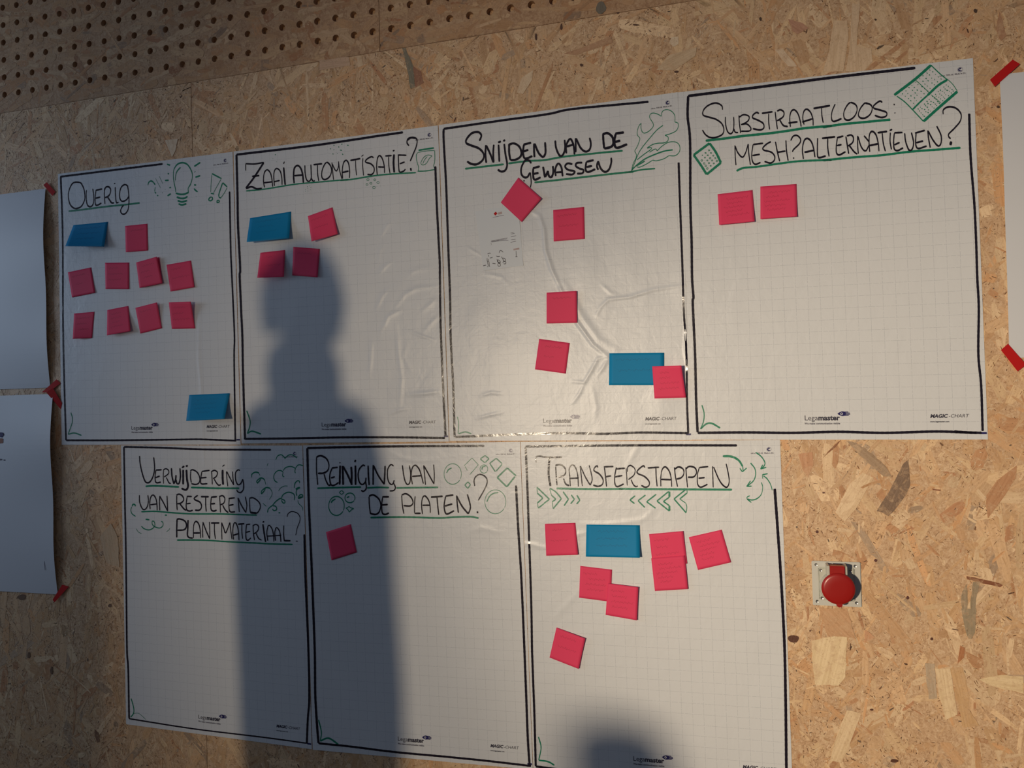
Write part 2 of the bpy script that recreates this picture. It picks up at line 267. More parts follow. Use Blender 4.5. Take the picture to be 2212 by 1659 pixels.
TRACES = """
#A a1 120 370 10.0545
k 14 36 530,245 400,250 330,340 290,470 290,600 330,730 410,805 490,805 570,760 630,650 645,560 630,410 580,290 530,245
k 14 36 680,410 672,520 680,660 710,750 760,772 810,740 838,650 835,520 815,380;890,415 1020,385;888,400 875,500 868,600 870,700 890,742 950,725 1000,690;880,590 980,560
k 14 40 1075,360 1068,500 1075,620 1080,715;1065,420 1100,350 1160,340 1205,400 1190,490 1150,545 1085,575;1140,565 1190,640 1230,690 1275,685
k 16 36 1303,345 1308,480 1318,620 1335,690 1375,670;1283,260 1300,275
k 16 34 1580,330 1520,290 1440,340 1400,460 1400,570 1430,640 1480,655 1560,610 1600,540;1570,310 1590,430 1600,560 1600,700 1580,840 1520,925 1450,925 1420,860 1450,780 1490,740
u 38 38 295,870 600,835 1100,770 1500,730 1835,690
#A a2 300 330 10.0545
g 12 38 205,710 220,650 270,615 320,640;325,640 360,700;365,745 350,840;355,850 380,890;405,940 428,925
g 7 7 370,560 480,770;450,510 530,680;512,860 522,880;575,802 590,797;1245,945 1255,965
g 12 38 808,860 800,780 770,640 755,480 775,350 850,250 950,220 1050,250 1120,340 1165,450 1165,560 1130,680 1085,760 1075,790 1085,860;910,320 840,400 805,500 800,605
g 30 40 810,880 900,905 1000,900 1090,860;830,960 900,990 1000,990 1065,950;850,1040 940,1070 1055,1040;870,1110 940,1135 1040,1110
g 26 36 620,250 685,275;1210,300 1340,215;635,460 660,455;575,605 655,600;670,765 705,750;1235,535 1340,500;1205,700 1250,705;1205,780 1245,825 1285,850;630,940 700,890
g 14 14 1205,425 1240,410
g 20 32 1595,455 1800,565;1570,885 1640,895;1580,960 1530,1000 1530,1040 1580,1040 1610,1000 1580,960;1825,650 1925,745;1825,660 1790,760 1745,900 1745,960;1745,965 1790,990;1700,1090 1710,1040 1750,1040 1750,1075 1700,1085
g 10 14 1790,580 1700,740 1630,870;1590,480 1575,700 1565,860;1925,760 1860,880 1790,980
#B b1 510 280 8.848
k 14 30 190,790 188,660;188,655 360,660 535,630
k 30 36 535,630 440,780 340,930 195,1120;195,1130 300,1095 400,1135 500,1125;310,898 450,880
k 16 30 548,1110 530,980 545,830 600,770 660,830 690,950 705,1095;530,1020 700,1000;740,1080 725,900 740,790 785,745 850,800 880,930 885,1060;730,1000 840,975
k 28 32 915,725 930,900 945,1060
k 18 20 912,660 930,615
k 26 36 1118,1030 1105,880 1120,740 1180,690 1240,740 1280,870 1295,1020;1120,885 1290,870
k 18 28 1320,685 1325,830 1350,950 1395,995 1440,940 1440,800 1435,670;1440,930 1480,990 1510,975
k 16 34 1485,675 1650,655;1560,680 1565,850 1585,985;1730,630 1660,750 1640,880 1670,950 1730,950 1800,890 1830,780 1800,680 1730,630
k 14 26 1870,965 1850,800 1838,630;1845,660 1880,740 1920,795 1960,720 1965,610;1965,620 1985,780 2030,950
k 16 34 2040,940 2035,780 2060,640 2110,590 2155,650 2175,790 2172,930;2030,825 2155,795
u 26 26 195,1175 550,1140 1120,1050 1700,995 2160,955
g 18 18 1870,295 1880,315;1800,370 1820,370;1868,385 1880,390;1965,325 1970,345;2030,270 2025,295;2125,300 2160,305;1990,395 2030,400;1850,465 1865,475;1940,455 1945,462;2035,465 2050,485;750,475 762,490
g 10 10 705,555 712,560;775,615 782,620;820,428 828,432;1370,1085 1372,1100;1415,1075 1420,1085;1330,1145 1335,1155;1375,1120 1378,1128;1430,1110 1440,1115;1330,1180 1340,1185;1380,1160 1385,1165;1380,1190 1388,1195;1425,1150 1432,1155;325,1225 330,1230;265,1190 272,1192
#B b2 740 260 9.759
k 14 40 170,850 380,810;280,850 285,1000 300,1165
k 16 20 435,800 430,950 450,1170;405,765 450,730
k 18 36 655,800 630,770 560,795 495,850 500,890 600,920 665,990 670,1080 620,1145 530,1145;735,1155 725,980 740,810 790,745 850,830 885,980 890,1115;755,985 880,990
k 16 36 905,755 1040,745;975,770 980,950 1005,1120
k 38 40 1090,720 1080,900 1095,1105
k 20 34 1065,655 1100,632;1180,720 1185,900 1195,1050 1215,1095 1290,1075 1330,1030;1180,735 1350,740;1210,920 1315,880
k 20 40 1405,540 1365,480 1375,410 1430,370 1540,375 1575,430 1560,550 1500,700 1430,865
k 14 14 1380,430 1450,385 1540,395
k 34 36 1440,1005 1450,1070
u 32 32 -50,1268 180,1250 520,1195 760,1160 1100,1130 1550,1105
g 34 36 1605,635 1930,585
g 12 14 1590,680 1760,650 1940,640;1945,640 1950,800 1940,900 1925,960 1945,1030;1590,680 1560,740 1570,860 1605,990 1600,1070
g 20 24 1585,1075 1760,1070 1945,1040
g 9 16 1890,750 1800,735 1720,780 1660,880 1665,930 1710,945 1780,900 1830,810 1890,755;1790,765 1730,840 1695,920
o 9 540,1253,28,22 683,1255,24,20 752,1315,28,22 603,1330,27,20 520,1355,22,20 667,1418,30,26
g 10 10 628,1238 634,1239;890,1252 894,1253;797,1387 802,1388;597,1395 601,1396;450,1325 453,1328
#C c1 990 260 5.672
k 18 30 262,255 285,190 250,148 170,160 105,230 100,280 160,310 260,350 315,420 300,490 230,540 160,535 110,505
k 20 28 340,305 335,420 345,525;345,310 400,430 432,520;435,520 430,400 437,300;495,300 500,400 505,510;490,275 525,260;565,290 580,420 600,540 580,610 530,630 485,605;555,260 575,240
k 22 28 625,295 625,400 640,490;615,305 680,285 745,320 775,390 760,450 700,485 640,490;800,300 895,275;805,300 795,400 820,470 910,440;800,385 860,362
k 22 28 930,285 930,370 935,455;935,285 985,400 1040,460;1040,460 1070,400 1065,270
k 20 28 1190,250 1200,340 1240,430 1280,430 1310,350 1305,240;1325,410 1325,310 1370,230 1405,280 1420,350 1425,420;1330,325 1410,300;1440,220 1440,395;1445,225 1500,340 1560,385 1610,360 1625,290 1610,215
k 24 32 1775,170 1780,260 1790,350;1770,175 1830,160 1890,210 1900,290 1870,330 1790,350;1925,165 2030,150;1930,165 1915,260 1940,340 2070,295;1920,270 1985,250
u 24 24 85,595 300,570 560,540;615,530 850,500 1050,490 1250,455 1450,430 1700,405 2015,375;935,762 1200,735 1600,690 2000,645 2150,632
k 18 28 895,530 870,495 820,495 775,580 775,660 810,700 850,695 880,640
k 12 18 885,640 895,760 885,825;800,745 815,740
k 22 28 915,590 1000,565;920,590 918,660 935,730 1010,700;920,660 985,645;1040,570 1055,650 1065,695 1100,620;1100,620 1110,680 1140,700 1165,640 1160,560
k 20 26 1195,685 1190,600 1225,530 1265,580 1280,690;1200,640 1275,635;1400,540 1340,530 1310,570 1350,610 1425,625 1400,665 1320,660;1520,520 1455,525 1440,560 1480,590 1535,610 1520,650 1455,655
k 20 28 1570,510 1660,490;1570,510 1560,600 1590,635 1680,600;1570,575 1640,560;1715,500 1700,560 1715,610;1715,500 1745,590 1800,635 1850,600 1875,520 1875,460
#C c2 1340 200 8.294
u 28 28 100,1435 200,1420 400,1385 625,1365
g 9 16 200,1410 230,1280 275,1190 290,1140 280,1090 260,1050 300,980 340,880 350,820 310,770 305,700 330,610 375,550;375,550 370,640 400,715 440,730 520,690 590,610 585,550 540,480 525,430 545,385 600,370 680,395 735,430;735,430 740,370 780,320 850,310 920,340 970,400 980,470 975,530;975,530 1030,550 1040,610 1000,690 900,740 800,768
g 10 18 800,768 855,800 850,870 780,905 680,910 590,930 520,970 480,1000;480,1000 560,990 540,1030 440,1100 300,1210;765,590 650,680 520,830 400,980 320,1110 210,1390
g 10 16 525,1075 590,1030 640,1015 660,1050;660,1050 740,970 850,900 960,885 1040,920 1070,1000 1050,1080 980,1135 870,1135;870,1135 780,1190 650,1225 580,1215;580,1215 460,1290 350,1340 295,1335
g 14 26 940,1030 800,1050 650,1100 450,1190 300,1300 200,1400;440,1230 360,1280 280,1320
#D d1 1490 200 7.135
k 14 28 505,270 490,205 400,165 290,200 215,270 205,350 300,385 400,415 490,480 525,570 500,650 400,695 310,695 240,650 195,580
k 14 26 548,378 550,480 580,600 630,640 670,590 680,480 675,378;678,560 700,615 745,620;758,355 765,480 785,630;760,385 830,345 910,370 905,430 850,475 790,500;800,495 880,490 940,550 920,595 790,600
k 14 30 1065,330 1030,310 975,350 970,395 1050,430 1130,480 1140,550 1080,580 970,560;1110,325 1275,300;1215,330 1215,450 1230,575
k 14 30 1315,300 1330,430 1350,570;1345,290 1400,270 1450,310 1435,380 1345,440;1385,425 1440,510 1510,530
k 14 30 1550,535 1540,400 1560,300 1610,270 1665,330 1700,440 1715,530;1520,475 1660,455;1760,500 1740,400 1755,300 1800,260 1860,310 1895,410 1900,515;1730,460 1885,410
k 14 34 1905,250 2160,205;2030,245 2035,360 2055,470
u 38 38 245,745 550,710 850,670 1200,635 1500,595 1800,550 2190,517
k 14 28 712,1125 700,980 695,815;700,830 740,930 810,1000 860,930 900,795;900,795 910,950 935,1120;975,805 1130,785;975,805 955,950 965,1060 1010,1110 1090,1080;965,975 1080,955
k 16 28 1250,760 1180,800 1125,860 1150,895 1250,920 1305,980 1300,1050 1240,1090 1150,1065;1320,760 1345,900 1385,1065;1480,740 1490,900 1515,1055;1345,925 1475,905
k 16 28 1555,745 1590,680 1650,665 1705,720 1690,790 1600,880 1580,920;1592,1005 1605,1022
k 16 32 1750,1030 1735,880 1760,750 1810,710 1870,760 1905,860 1928,1000;1765,925 1910,895;1968,705 1965,850 1970,990 2010,1005 2095,980;2035,710 2212,690;2125,710 2125,850 2145,990
u 32 32 720,1210 830,1165 1050,1145 1400,1095 1700,1060 2190,1041
g 34 36 60,965 305,785;305,785 400,920 480,1085;480,1085 260,1265;260,1265 170,1120 60,965
o 9 298,893,14,10 327,935,14,10 362,975,14,10 394,1012,14,10 418,1058,15,14 244,935,14,10 276,970,14,8 315,1015,14,12 345,1050,14,10 370,1095,14,9 234,1005,12,9 270,1050,12,9 296,1090,14,10 322,1133,12,9 186,1050,14,14 222,1095,13,15 248,1133,14,15 270,1173,14,15 195,970,10,6
#D d2 1780 130 6.506
k 12 28 155,620 110,730 105,830 140,865 245,825;370,600 310,660 275,750 290,830 350,845 420,800 460,720 450,640 370,600;575,600 510,680 480,770 510,815 580,815 650,760 675,680 650,630 575,605;815,600 780,580 700,640 700,680 800,710 875,740 870,790 800,810 710,780
k 18 20 982,617 984,640;992,740 995,752
u 34 34 -20,947 250,905 500,880 930,840
k 14 28 0,1100 155,1080;180,1095 270,1070;185,1100 170,1220 175,1310 215,1335 300,1290;180,1205 245,1190
k 16 26 305,1075 325,1200 345,1320;320,1070 375,1055 410,1090 400,1160 330,1215;350,1200 420,1290 465,1325
k 14 26 470,1065 470,1200 480,1320;475,1075 520,1220 580,1280 630,1200;560,1065 630,1150
k 14 30 640,1295 630,1150 640,1040 680,1005 730,1060 760,1180 770,1285;635,1205 755,1180;750,1025 885,1005;815,1030 830,1170 860,1285;930,1020 925,1140 945,1260;920,995 955,975
k 16 28 985,1025 1100,1020;985,1030 975,1150 985,1250 1030,1275 1110,1235;985,1195 1060,1160;1130,1030 1145,1150 1190,1265 1235,1255 1255,1160 1225,1020
k 16 28 1275,1030 1415,990;1290,1030 1285,1180 1320,1245 1440,1210;1290,1165 1390,1140;1455,990 1465,1100 1490,1235;1460,1000 1530,1130 1600,1210 1640,1170 1640,1060 1580,930
k 14 28 1670,765 1675,700 1750,660 1850,680 1920,760 1910,860 1830,960 1750,1040 1750,1080 1775,1110
k 34 36 1783,1145 1773,1200
u 32 32 -20,1412 400,1370 800,1340 1200,1290 1600,1260 1915,1235
g 36 38 985,495 1280,270 1500,75;1395,865 1600,680 1870,445
g 14 16 1500,75 1620,190 1730,280;1020,510 1130,590 1245,705 1395,865
g 28 34 1730,280 1600,360 1450,500
g 20 24 1450,500 1350,590 1245,695
g 10 10 1730,270 1810,350 1870,440;1285,285 1400,390 1470,460
g 8 8 1500,490 1570,545 1640,610
q 9 5 1050,480 1490,110 1690,260 1245,660
q 11 5 1290,700 1720,320 1850,430 1405,815
#E e1 280 970 8.508
k 18 32 190,125 200,270 240,450 290,590 340,620 390,590 440,490 465,350 450,150
k 16 30 490,385 595,380;490,385 475,480 480,590 510,620 580,605;485,525 560,495
k 12 26 630,380 625,500 630,635;625,385 670,360 720,390 720,450 640,515;680,520 730,620 765,630
k 24 28 775,350 785,500 820,640;820,640 850,560 860,475;860,560 875,630 915,630 940,500 930,350
k 32 36 990,380 990,650;970,345 1010,310;1050,380 1060,550 1080,680 1040,750 960,720;1040,320 1075,300
k 16 28 1130,400 1125,520 1140,620;1120,395 1170,380 1250,430 1295,530 1280,620 1220,650 1140,635;1335,410 1475,390;1335,410 1315,530 1320,635 1435,635;1320,530 1420,520
k 14 28 1510,400 1520,540 1525,650;1515,410 1570,390 1620,430 1600,500 1540,545;1560,550 1600,620 1645,665 1685,650
k 34 34 1715,380 1715,520 1725,655
k 14 24 1710,320 1750,290;1785,410 1795,550 1810,685;1790,410 1850,530 1920,660;1920,660 1905,530 1895,410
k 18 26 2035,395 2000,380 1955,430 1950,520 1965,600 2000,655 2050,630 2085,550;2085,550 2100,650 2090,750 2040,800 1990,780 1975,745
u 32 34 300,685 450,675 700,685 915,695;1135,705 1300,710 1600,720 2020,720
#E e2 270 1055 7.373
k 14 22 235,105 240,220 280,320 320,335 360,290 378,200 370,105;405,330 400,220 420,130 460,105 500,170 515,260 518,350;410,260 520,245;560,350 555,230 560,115;560,125 620,230 685,360;685,360 680,230 675,115
k 14 26 830,110 830,230 838,345;825,105 870,90 920,120 940,180 900,230 840,245;880,245 940,320 980,350;990,125 1070,128;995,130 980,250 990,340 1040,360 1085,345;990,245 1050,235
k 14 28 1165,110 1110,150 1120,180 1200,220 1225,290 1190,345 1120,345;1215,130 1340,132;1290,140 1290,260 1300,370;1375,140 1470,130;1380,140 1370,260 1380,340 1420,360 1465,345;1375,245 1440,240
k 12 26 1510,120 1520,250 1525,385;1505,130 1560,115 1595,160 1580,230 1530,260;1560,265 1600,340 1650,385;1655,160 1755,148;1665,165 1660,280 1680,370 1760,370;1665,270 1735,255
k 12 24 1825,375 1815,260 1805,145;1805,150 1860,270 1930,385;1930,380 1945,260 1920,130;1990,160 1990,270 2000,380;1985,155 2050,150 2140,220 2160,300 2120,380 2080,395
k 30 34 2000,382 2100,395
u 24 24 265,370 500,365 800,390 1100,405 1500,405 1800,415 2105,425
k 20 26 835,490 830,640 830,780;830,490 880,485 960,520 985,590 950,655 840,665;1010,500 1005,640 1000,740 1025,780 1085,790
k 12 28 1095,790 1095,640 1110,550 1145,525 1185,580 1205,680 1210,790;1090,710 1205,708;1245,785 1240,660 1248,530;1248,540 1300,680 1355,800;1355,800 1355,670 1350,530;1375,550 1508,548;1430,560 1430,680 1445,805
k 12 26 1550,815 1545,680 1545,540;1545,545 1580,640 1605,710 1640,640 1675,540;1675,540 1690,680 1710,810;1735,815 1720,690 1735,570 1765,545 1800,620 1815,720 1820,825;1730,745 1810,720;1805,570 1905,560;1865,570 1865,690 1878,800
k 14 22 1935,575 1998,568;1940,580 1930,690 1935,800 1965,825 2010,785;1930,700 2000,680
u 24 24 835,822 1000,820 1300,825 1600,845 1900,860 1960,863
g 18 24 120,285 135,250 170,265 165,285;335,490 395,500;640,425 675,425
g 9 18 115,290 98,340 115,400 175,445;265,600 310,640 380,660 440,640 480,590 470,530 440,520 440,570 480,610 560,630 610,590 605,535 580,525
g 6 8 185,640 215,690 270,720;720,630 705,660 665,690
#E e3 530 965 7.541
k 14 20 130,1270 135,1400 155,1520;135,1280 180,1262 220,1300 205,1370 140,1420;175,1400 220,1490 270,1520
k 22 26 290,1260 310,1400 335,1550;287,1230 312,1215
k 14 20 370,1530 355,1400 375,1290 405,1285 445,1350 465,1450 468,1545;495,1530 485,1400 500,1330 520,1315 560,1370 575,1450 585,1550;360,1455 590,1442;630,1280 625,1400 640,1540
k 26 28 640,1528 740,1530
k 9 16 685,1140 700,1090 760,1055 850,1080 895,1150 885,1230 850,1320 825,1440;825,1535 860,1537
u 26 26 0,1560 200,1568 400,1580 775,1590
g 10 18 500,215 530,150 590,130 635,165 650,195;645,195 700,140 760,130 810,155 845,185;530,580 490,560 465,500 480,440 530,390 590,390 620,420;620,420 610,460 625,490 640,485;620,390 660,340 740,320 810,345 820,370;820,350 860,300 900,295 945,310;820,360 810,400 822,430
g 12 24 105,500 110,450 160,415 210,420 230,435;210,600 190,560 250,510 300,520 320,550;200,590 240,550 250,520;265,770 270,720 330,670 370,665 410,680;265,770 310,720 330,680
g 7 12 230,440 245,470;320,550 340,620;410,680 440,740 435,790 395,860;545,720 580,670 640,640 695,640;290,920 345,970;360,310 375,265;860,870 870,920 930,980 940,1040
g 12 20 365,1070 380,1010 450,950;450,950 500,890 570,840 590,850;590,840 620,780 700,740 780,760 805,800 800,870;450,960 500,970 515,1020 470,1040 445,1010;590,850 640,870 650,910 620,915 590,870;545,1075 575,1075;800,670 810,600 850,555 885,560 885,595;850,690 830,740 845,800
g 28 34 825,690 895,662;865,838 925,818
g 14 22 860,840 930,820 935,785 900,780 865,820
#F f1 660 970 7.628
k 14 32 185,130 185,350 208,590;185,130 260,110 350,160 390,260 370,350 300,395 210,400;310,410 340,510 385,600;385,598 420,590
k 18 28 440,310 535,300;445,310 410,400 405,500 430,590 490,590 550,550;425,475 490,455
k 28 32 575,270 570,430 568,585;615,275 620,430 625,590;620,280 700,430 770,590;760,590 765,430 757,290;825,270 828,430 828,590;815,215 830,175
k 18 20 570,235 575,215
k 18 26 985,280 950,265 890,330 870,430 890,540 940,585 990,540 1000,470;990,520 1005,640 960,695 920,680
k 22 28 1035,270 1040,430 1052,595;1120,260 1118,430 1118,590;1125,270 1200,430 1300,580;1300,580 1310,420 1315,275
k 16 24 1455,280 1410,255 1360,330 1355,450 1375,540 1420,585 1450,560 1465,510;1455,560 1485,630 1460,680 1390,690;1600,265 1620,420 1650,540 1690,585 1725,540 1735,400 1715,265
k 14 26 1765,580 1745,450 1760,320 1810,265 1870,320 1910,430 1945,570;1760,450 1905,438;1950,265 1965,420 1980,590;1955,275 2040,430 2120,575;2120,575 2125,420 2115,255
u 30 30 200,645 500,635 920,625;1020,640 1200,630 1380,635;1500,640 1800,635 2190,630
g 12 14 600,680 640,715;640,715 600,750;600,750 560,715;560,715 600,680
o 14 515,935,128,158 735,803,82,80
g 20 24 685,800 725,780;430,885 450,850 500,820
g 12 16 720,940 745,965 800,980;800,980 760,1000 725,1040;725,1040 705,1000 670,970;670,970 700,962 720,940
k 16 30 1050,780 1055,920 1075,1070;1050,775 1120,755 1210,820 1245,920 1220,1030 1160,1075 1070,1060;1270,785 1380,785;1275,790 1260,920 1270,1050 1320,1075 1380,1050;1265,920 1360,912
k 14 28 1590,760 1600,920 1625,1065;1590,755 1660,735 1740,790 1775,880 1730,935 1620,930;1810,775 1800,900 1800,1050;1800,1058 1900,1058
k 14 28 1930,1070 1915,920 1930,810 1970,770 2030,840 2055,940 2060,1050;1930,925 2060,925
#F f2 780 970 6.506
k 14 26 985,675 1150,662;1070,680 1080,800 1095,925
k 16 26 1190,660 1300,645;1190,665 1170,790 1185,890 1220,910 1310,865;1180,800 1285,770;1345,650 1355,780 1370,895;1345,660 1420,800 1510,910;1510,910 1540,820 1520,720 1495,635
k 14 20 1600,520 1590,440 1620,380 1680,355 1750,390 1775,460 1740,560 1650,720
k 22 22 1637,873 1642,900
u 26 26 135,962 400,955 700,955 1100,968 1300,955 1550,950 1655,970
o 8 1290,350,122,145 1728,280,55,58 1890,740,148,168
g 14 18 1205,335 1230,290 1275,265;1700,290 1710,250 1750,240;1770,740 1810,660 1870,620 1930,610
g 8 8 1560,125 1650,220;1650,220 1530,360;1560,125 1450,235;1465,245 1495,300
g 12 18 1745,90 1800,135;1745,90 1680,135;1680,140 1740,190;1800,135 1745,190;1900,130 1985,205;1900,130 1810,200;1810,200 1890,320;1985,210 1900,310
g 20 22 2055,265 2180,375;2055,265 1915,400;1915,400 2050,530;2165,385 2050,530
g 12 16 1505,460 1540,500;1505,460 1460,505;1460,505 1500,550;1540,500 1500,555
#G g1 1140 970 8.508
k 12 32 150,150 200,130 380,150 630,148;148,160 155,250
k 34 36 400,165 385,400 395,550 420,680
k 18 34 515,320 525,500 540,665;510,300 600,285 680,340 700,420 670,480 560,520;660,540 700,640 765,670
k 16 28 785,680 775,520 765,360 820,290 880,340 920,480 935,690;765,540 940,530;1005,680 985,480 965,310;970,310 1060,510 1150,665;1150,665 1185,560 1165,430 1130,295
k 18 32 1290,340 1275,305 1225,350 1225,400 1320,460 1385,560 1370,650 1290,685 1205,660;1400,325 1575,318;1410,330 1430,500 1450,690;1430,510 1535,490
k 18 32 1625,365 1785,352;1630,335 1600,500 1605,640 1650,690 1765,640;1605,512 1740,485
k 14 28 1810,350 1820,500 1830,670;1835,420 1840,330 1890,300 1955,340;1955,340 1975,390 1950,480 1850,560;1900,560 1940,650 1990,690 2025,675
u 38 38 530,722 900,730 1300,735 1750,730
g 22 26 170,700 400,920;400,920 195,1085;180,990 280,900;280,900 180,810;405,715 520,790 620,910;620,910 470,1095;450,970 520,920;520,920 440,850
g 12 12 195,1085 180,990;180,810 170,700;470,1095 450,970;440,850 405,730
g 22 26 650,780 750,920;750,920 670,1040;800,840 860,920;860,920 790,1005;905,845 960,940;960,940 900,1010
#G g2 1340 960 6.506
k 14 24 345,325 320,300 240,370 250,410 340,450 405,520 400,580 350,600 295,575;385,330 545,320;500,330 505,460 518,590
k 12 26 570,590 570,450 590,350 635,315 690,380 715,480 722,595;575,490 715,495;760,320 775,450 805,595;760,350 820,315 885,350 890,420 850,470 785,485;920,320 930,450 945,605;920,345 970,308 1050,330 1070,400 1030,455 950,460
k 12 24 1110,325 1235,310;1110,325 1085,420 1085,550 1130,600 1225,560;1100,475 1185,465;1295,305 1300,450 1305,605;1310,315 1380,480 1440,570 1500,600 1530,520 1515,400 1487,270
u 30 30 -20,622 600,628 1570,635
g 18 32 1440,165 1560,170 1660,220 1720,310
g 12 18 1720,310 1725,370;1680,335 1715,385;1715,385 1775,330;1830,260 1890,340 1900,430 1870,510 1790,580;1830,510 1775,590;1775,590 1845,585;1900,110 1980,170 2030,250 2020,300 1975,340;2000,285 1970,345;1970,345 2050,320
g 8 18 2135,645 2110,560 2060,480 2010,440;2000,480 1995,425;1995,425 2070,410;1980,530 2000,600 1980,700 1920,760 1850,780 1780,765;1820,720 1780,740 1780,765;1780,765 1840,815
g 16 20 210,720 135,780;135,780 200,830;355,710 250,790;250,790 345,885;505,700 370,805;370,805 495,895;680,660 515,795;515,795 690,935;690,860 605,800;605,800 690,740;935,620 755,765;755,765 925,960;835,765 940,680
g 26 32 690,935 690,860;690,740 690,660
g 10 12 925,960 935,880 920,825;920,825 835,765;940,680 935,620
#A bd 0 0 1
b 4.2 4.2 131,382 235,369 352,354.5
b 3.2 3.2 132,382 136,500 137,700 140,840 143.5,951;496.6,414 499,537 501,585 507,720 506.5,777 509,952
b 4 4 143.5,951 250,951 380,949.4 438,949 511,952
g 1.5 3 154,891 157.5,909 148,938;148,938 162,935.4 177,940.5
#B bd 0 0 1
b 5 5 511.5,334.4 660,317 740.4,305.8 871,286.3
b 4.3 4.3 511.5,334.4 513.7,420 515,477.5 519.5,580.6 518.5,600 524,720.5 525.3,793 529,913 530,949.6;940.8,359.6 944,443 950,557.7 950.8,600 952,696.4 956.8,817 962.9,942
b 4.6 4.6 530,948 620.5,947 741,944.7 861.6,944.7 961.6,946
g 2 3.6 533.7,887 541,908.6 539.8,923 535,936.3;535,936.3 545.8,931.5 565,937.5
#C bd 0 0 1
b 5 5 959,279 1075.6,261.9 1184,247 1238,236 1401,220.4
b 4.3 4.3 959,279 959,304 964.4,407 968.5,529 972.5,640 974,731 979.3,836 982.5,944;1466,351.4 1468.8,434 1472.9,542.5 1474.9,600 1477.5,678.7 1482.7,757 1484,862 1486.7,935.6
b 5 5 983,944 1123.5,938 1215,935.6 1307,937 1385.7,934.3 1488,935.6
g 1.6 3 988.5,900 991,914.6 989.8,937;991,937 1005.5,933 1018.6,937
#D bd 0 0 1
b 6 6 1486.5,208 1630,190 1800,168 1976.8,147.6
b 5 5 1486.5,208 1485.5,253 1490.6,304 1491.3,440 1494,520 1495,600 1498,643 1496.5,656 1501.5,765.5 1503.8,864.7 1507,934;2093,246 2095.9,338 2104,440 2107.8,520 2110.4,600 2113.7,666 2112.7,765 2118.7,831.6 2122,931
b 5.6 5.6 1507,935 1612,934 1711,935 1811,932.6 1910,935 2022.7,932 2108.7,935;2060,932 2090,934 2120,935
g 2 4 1516.3,875 1521,893.3 1519.4,911.5 1513.3,926.6;1513.3,926.6 1525.4,916 1537.5,914.5 1555.7,924.5
#E bd 0 0 1
b 4.2 4.2 268.5,965.3 347,967 444.4,970.7 586,971.5
b 3.2 3.2 268.5,965 270.4,1076 272.4,1173 273.3,1240 275,1400 277.6,1442.5 279.7,1552
b 3 3 279.7,1552 420,1574 568.7,1592 663.3,1605
b 4 4 658,1154 660,1240 666.5,1400 668.6,1506 665.4,1553 663.3,1606
g 1.6 3 284,1508.4 289.3,1527.5 289.3,1540 283,1549
g .8 .8 289.3,1541 301,1541 316,1554
#F bd 0 0 1
b 5 5 664.4,967.7 738.6,966 871.5,964 1046.5,963
b 4.5 4.5 664.4,967.7 666.6,1051 670,1139 674.4,1240 680.3,1400 681.5,1497.7 685,1558.7 688.8,1605;1115,1048.5 1119.6,1139.4 1126,1240 1133,1400 1136.8,1497.7 1140.5,1595 1144.5,1655
b 4.6 4.6 688.8,1605 762,1612.4 859.7,1624.6 1006,1638 1147.8,1654
g 2 4 688.8,1554 695,1580.7 692.5,1600;692.5,1600 710.8,1594 731.5,1607.5
#G bd 0 0 1
b 5 5 1135.6,964.4 1348,962 1592,962;1157.6,1655 1240,1665 1400,1683 1700,1712
b 4.3 4.3 1135.6,964.4 1138.9,1037.7 1142.8,1151.6 1147.7,1298 1149.3,1395.7 1150.4,1429 1154.7,1544.7 1157.6,1654.6
b 5.6 5.6 1673.4,1055.6 1681.5,1167.9 1688,1265.5 1694.5,1395.7 1697,1515.7 1698,1602.5 1698.7,1659 1701,1705
g 2 3.4 1163.4,1591 1169,1614 1164,1641.6;1164,1641.6 1183.7,1644.5 1198,1652.3
"""
# ---------------------------------------------------------------- the room: front wall of strand board, floor
def box(bm, x0, x1, y0, y1, z0, z1, bev=0):
    r = bmesh.ops.create_cube(bm, size=1)
    for v in r['verts']:
        v.co.x = x0+(v.co.x+.5)*(x1-x0); v.co.y = y0+(v.co.y+.5)*(y1-y0); v.co.z = z0+(v.co.z+.5)*(z1-z0)
    if bev:
        es = list({e for v in r['verts'] for e in v.link_edges})
        bmesh.ops.bevel(bm, geom=es, offset=bev, segments=2, affect='EDGES', clamp_overlap=True)
bm = bmesh.new(); box(bm, -2.6, 4.4, .032, .10, 0, 3.1)
wall = tag(bm_obj('wall_front', bm, M['osb']), 'front wall clad in strand board, perforated along the top', kind='structure')
bm = bmesh.new(); box(bm, -2.6, 4.4, -5.6, .10, -.1, 0)
tag(bm_obj('floor', bm, M['concrete']), 'grey concrete floor', kind='structure')
ZB = 2.340; XS = 1.048; PITCH = .0532; HX0 = -.195; HZ0 = 2.394; HR = .0092
def board(name, x0, x1, z0, z1, y0=0.0, y1=.018):
    bm = bmesh.new(); box(bm, x0, x1, y0, y1, z0, z1, .0003)
    return bm_obj(name, bm, M['osb'], wall)
b1 = board('strand_board', -2.03, .4692, 0, ZB-.0005)
b2 = board('strand_board', .4704, 2.97, 0, ZB-.0005)
b3 = board('strand_board', 2.9712, 4.4, 0, 3.1)
board('strand_board', -2.6, -2.0312, 0, 3.1)
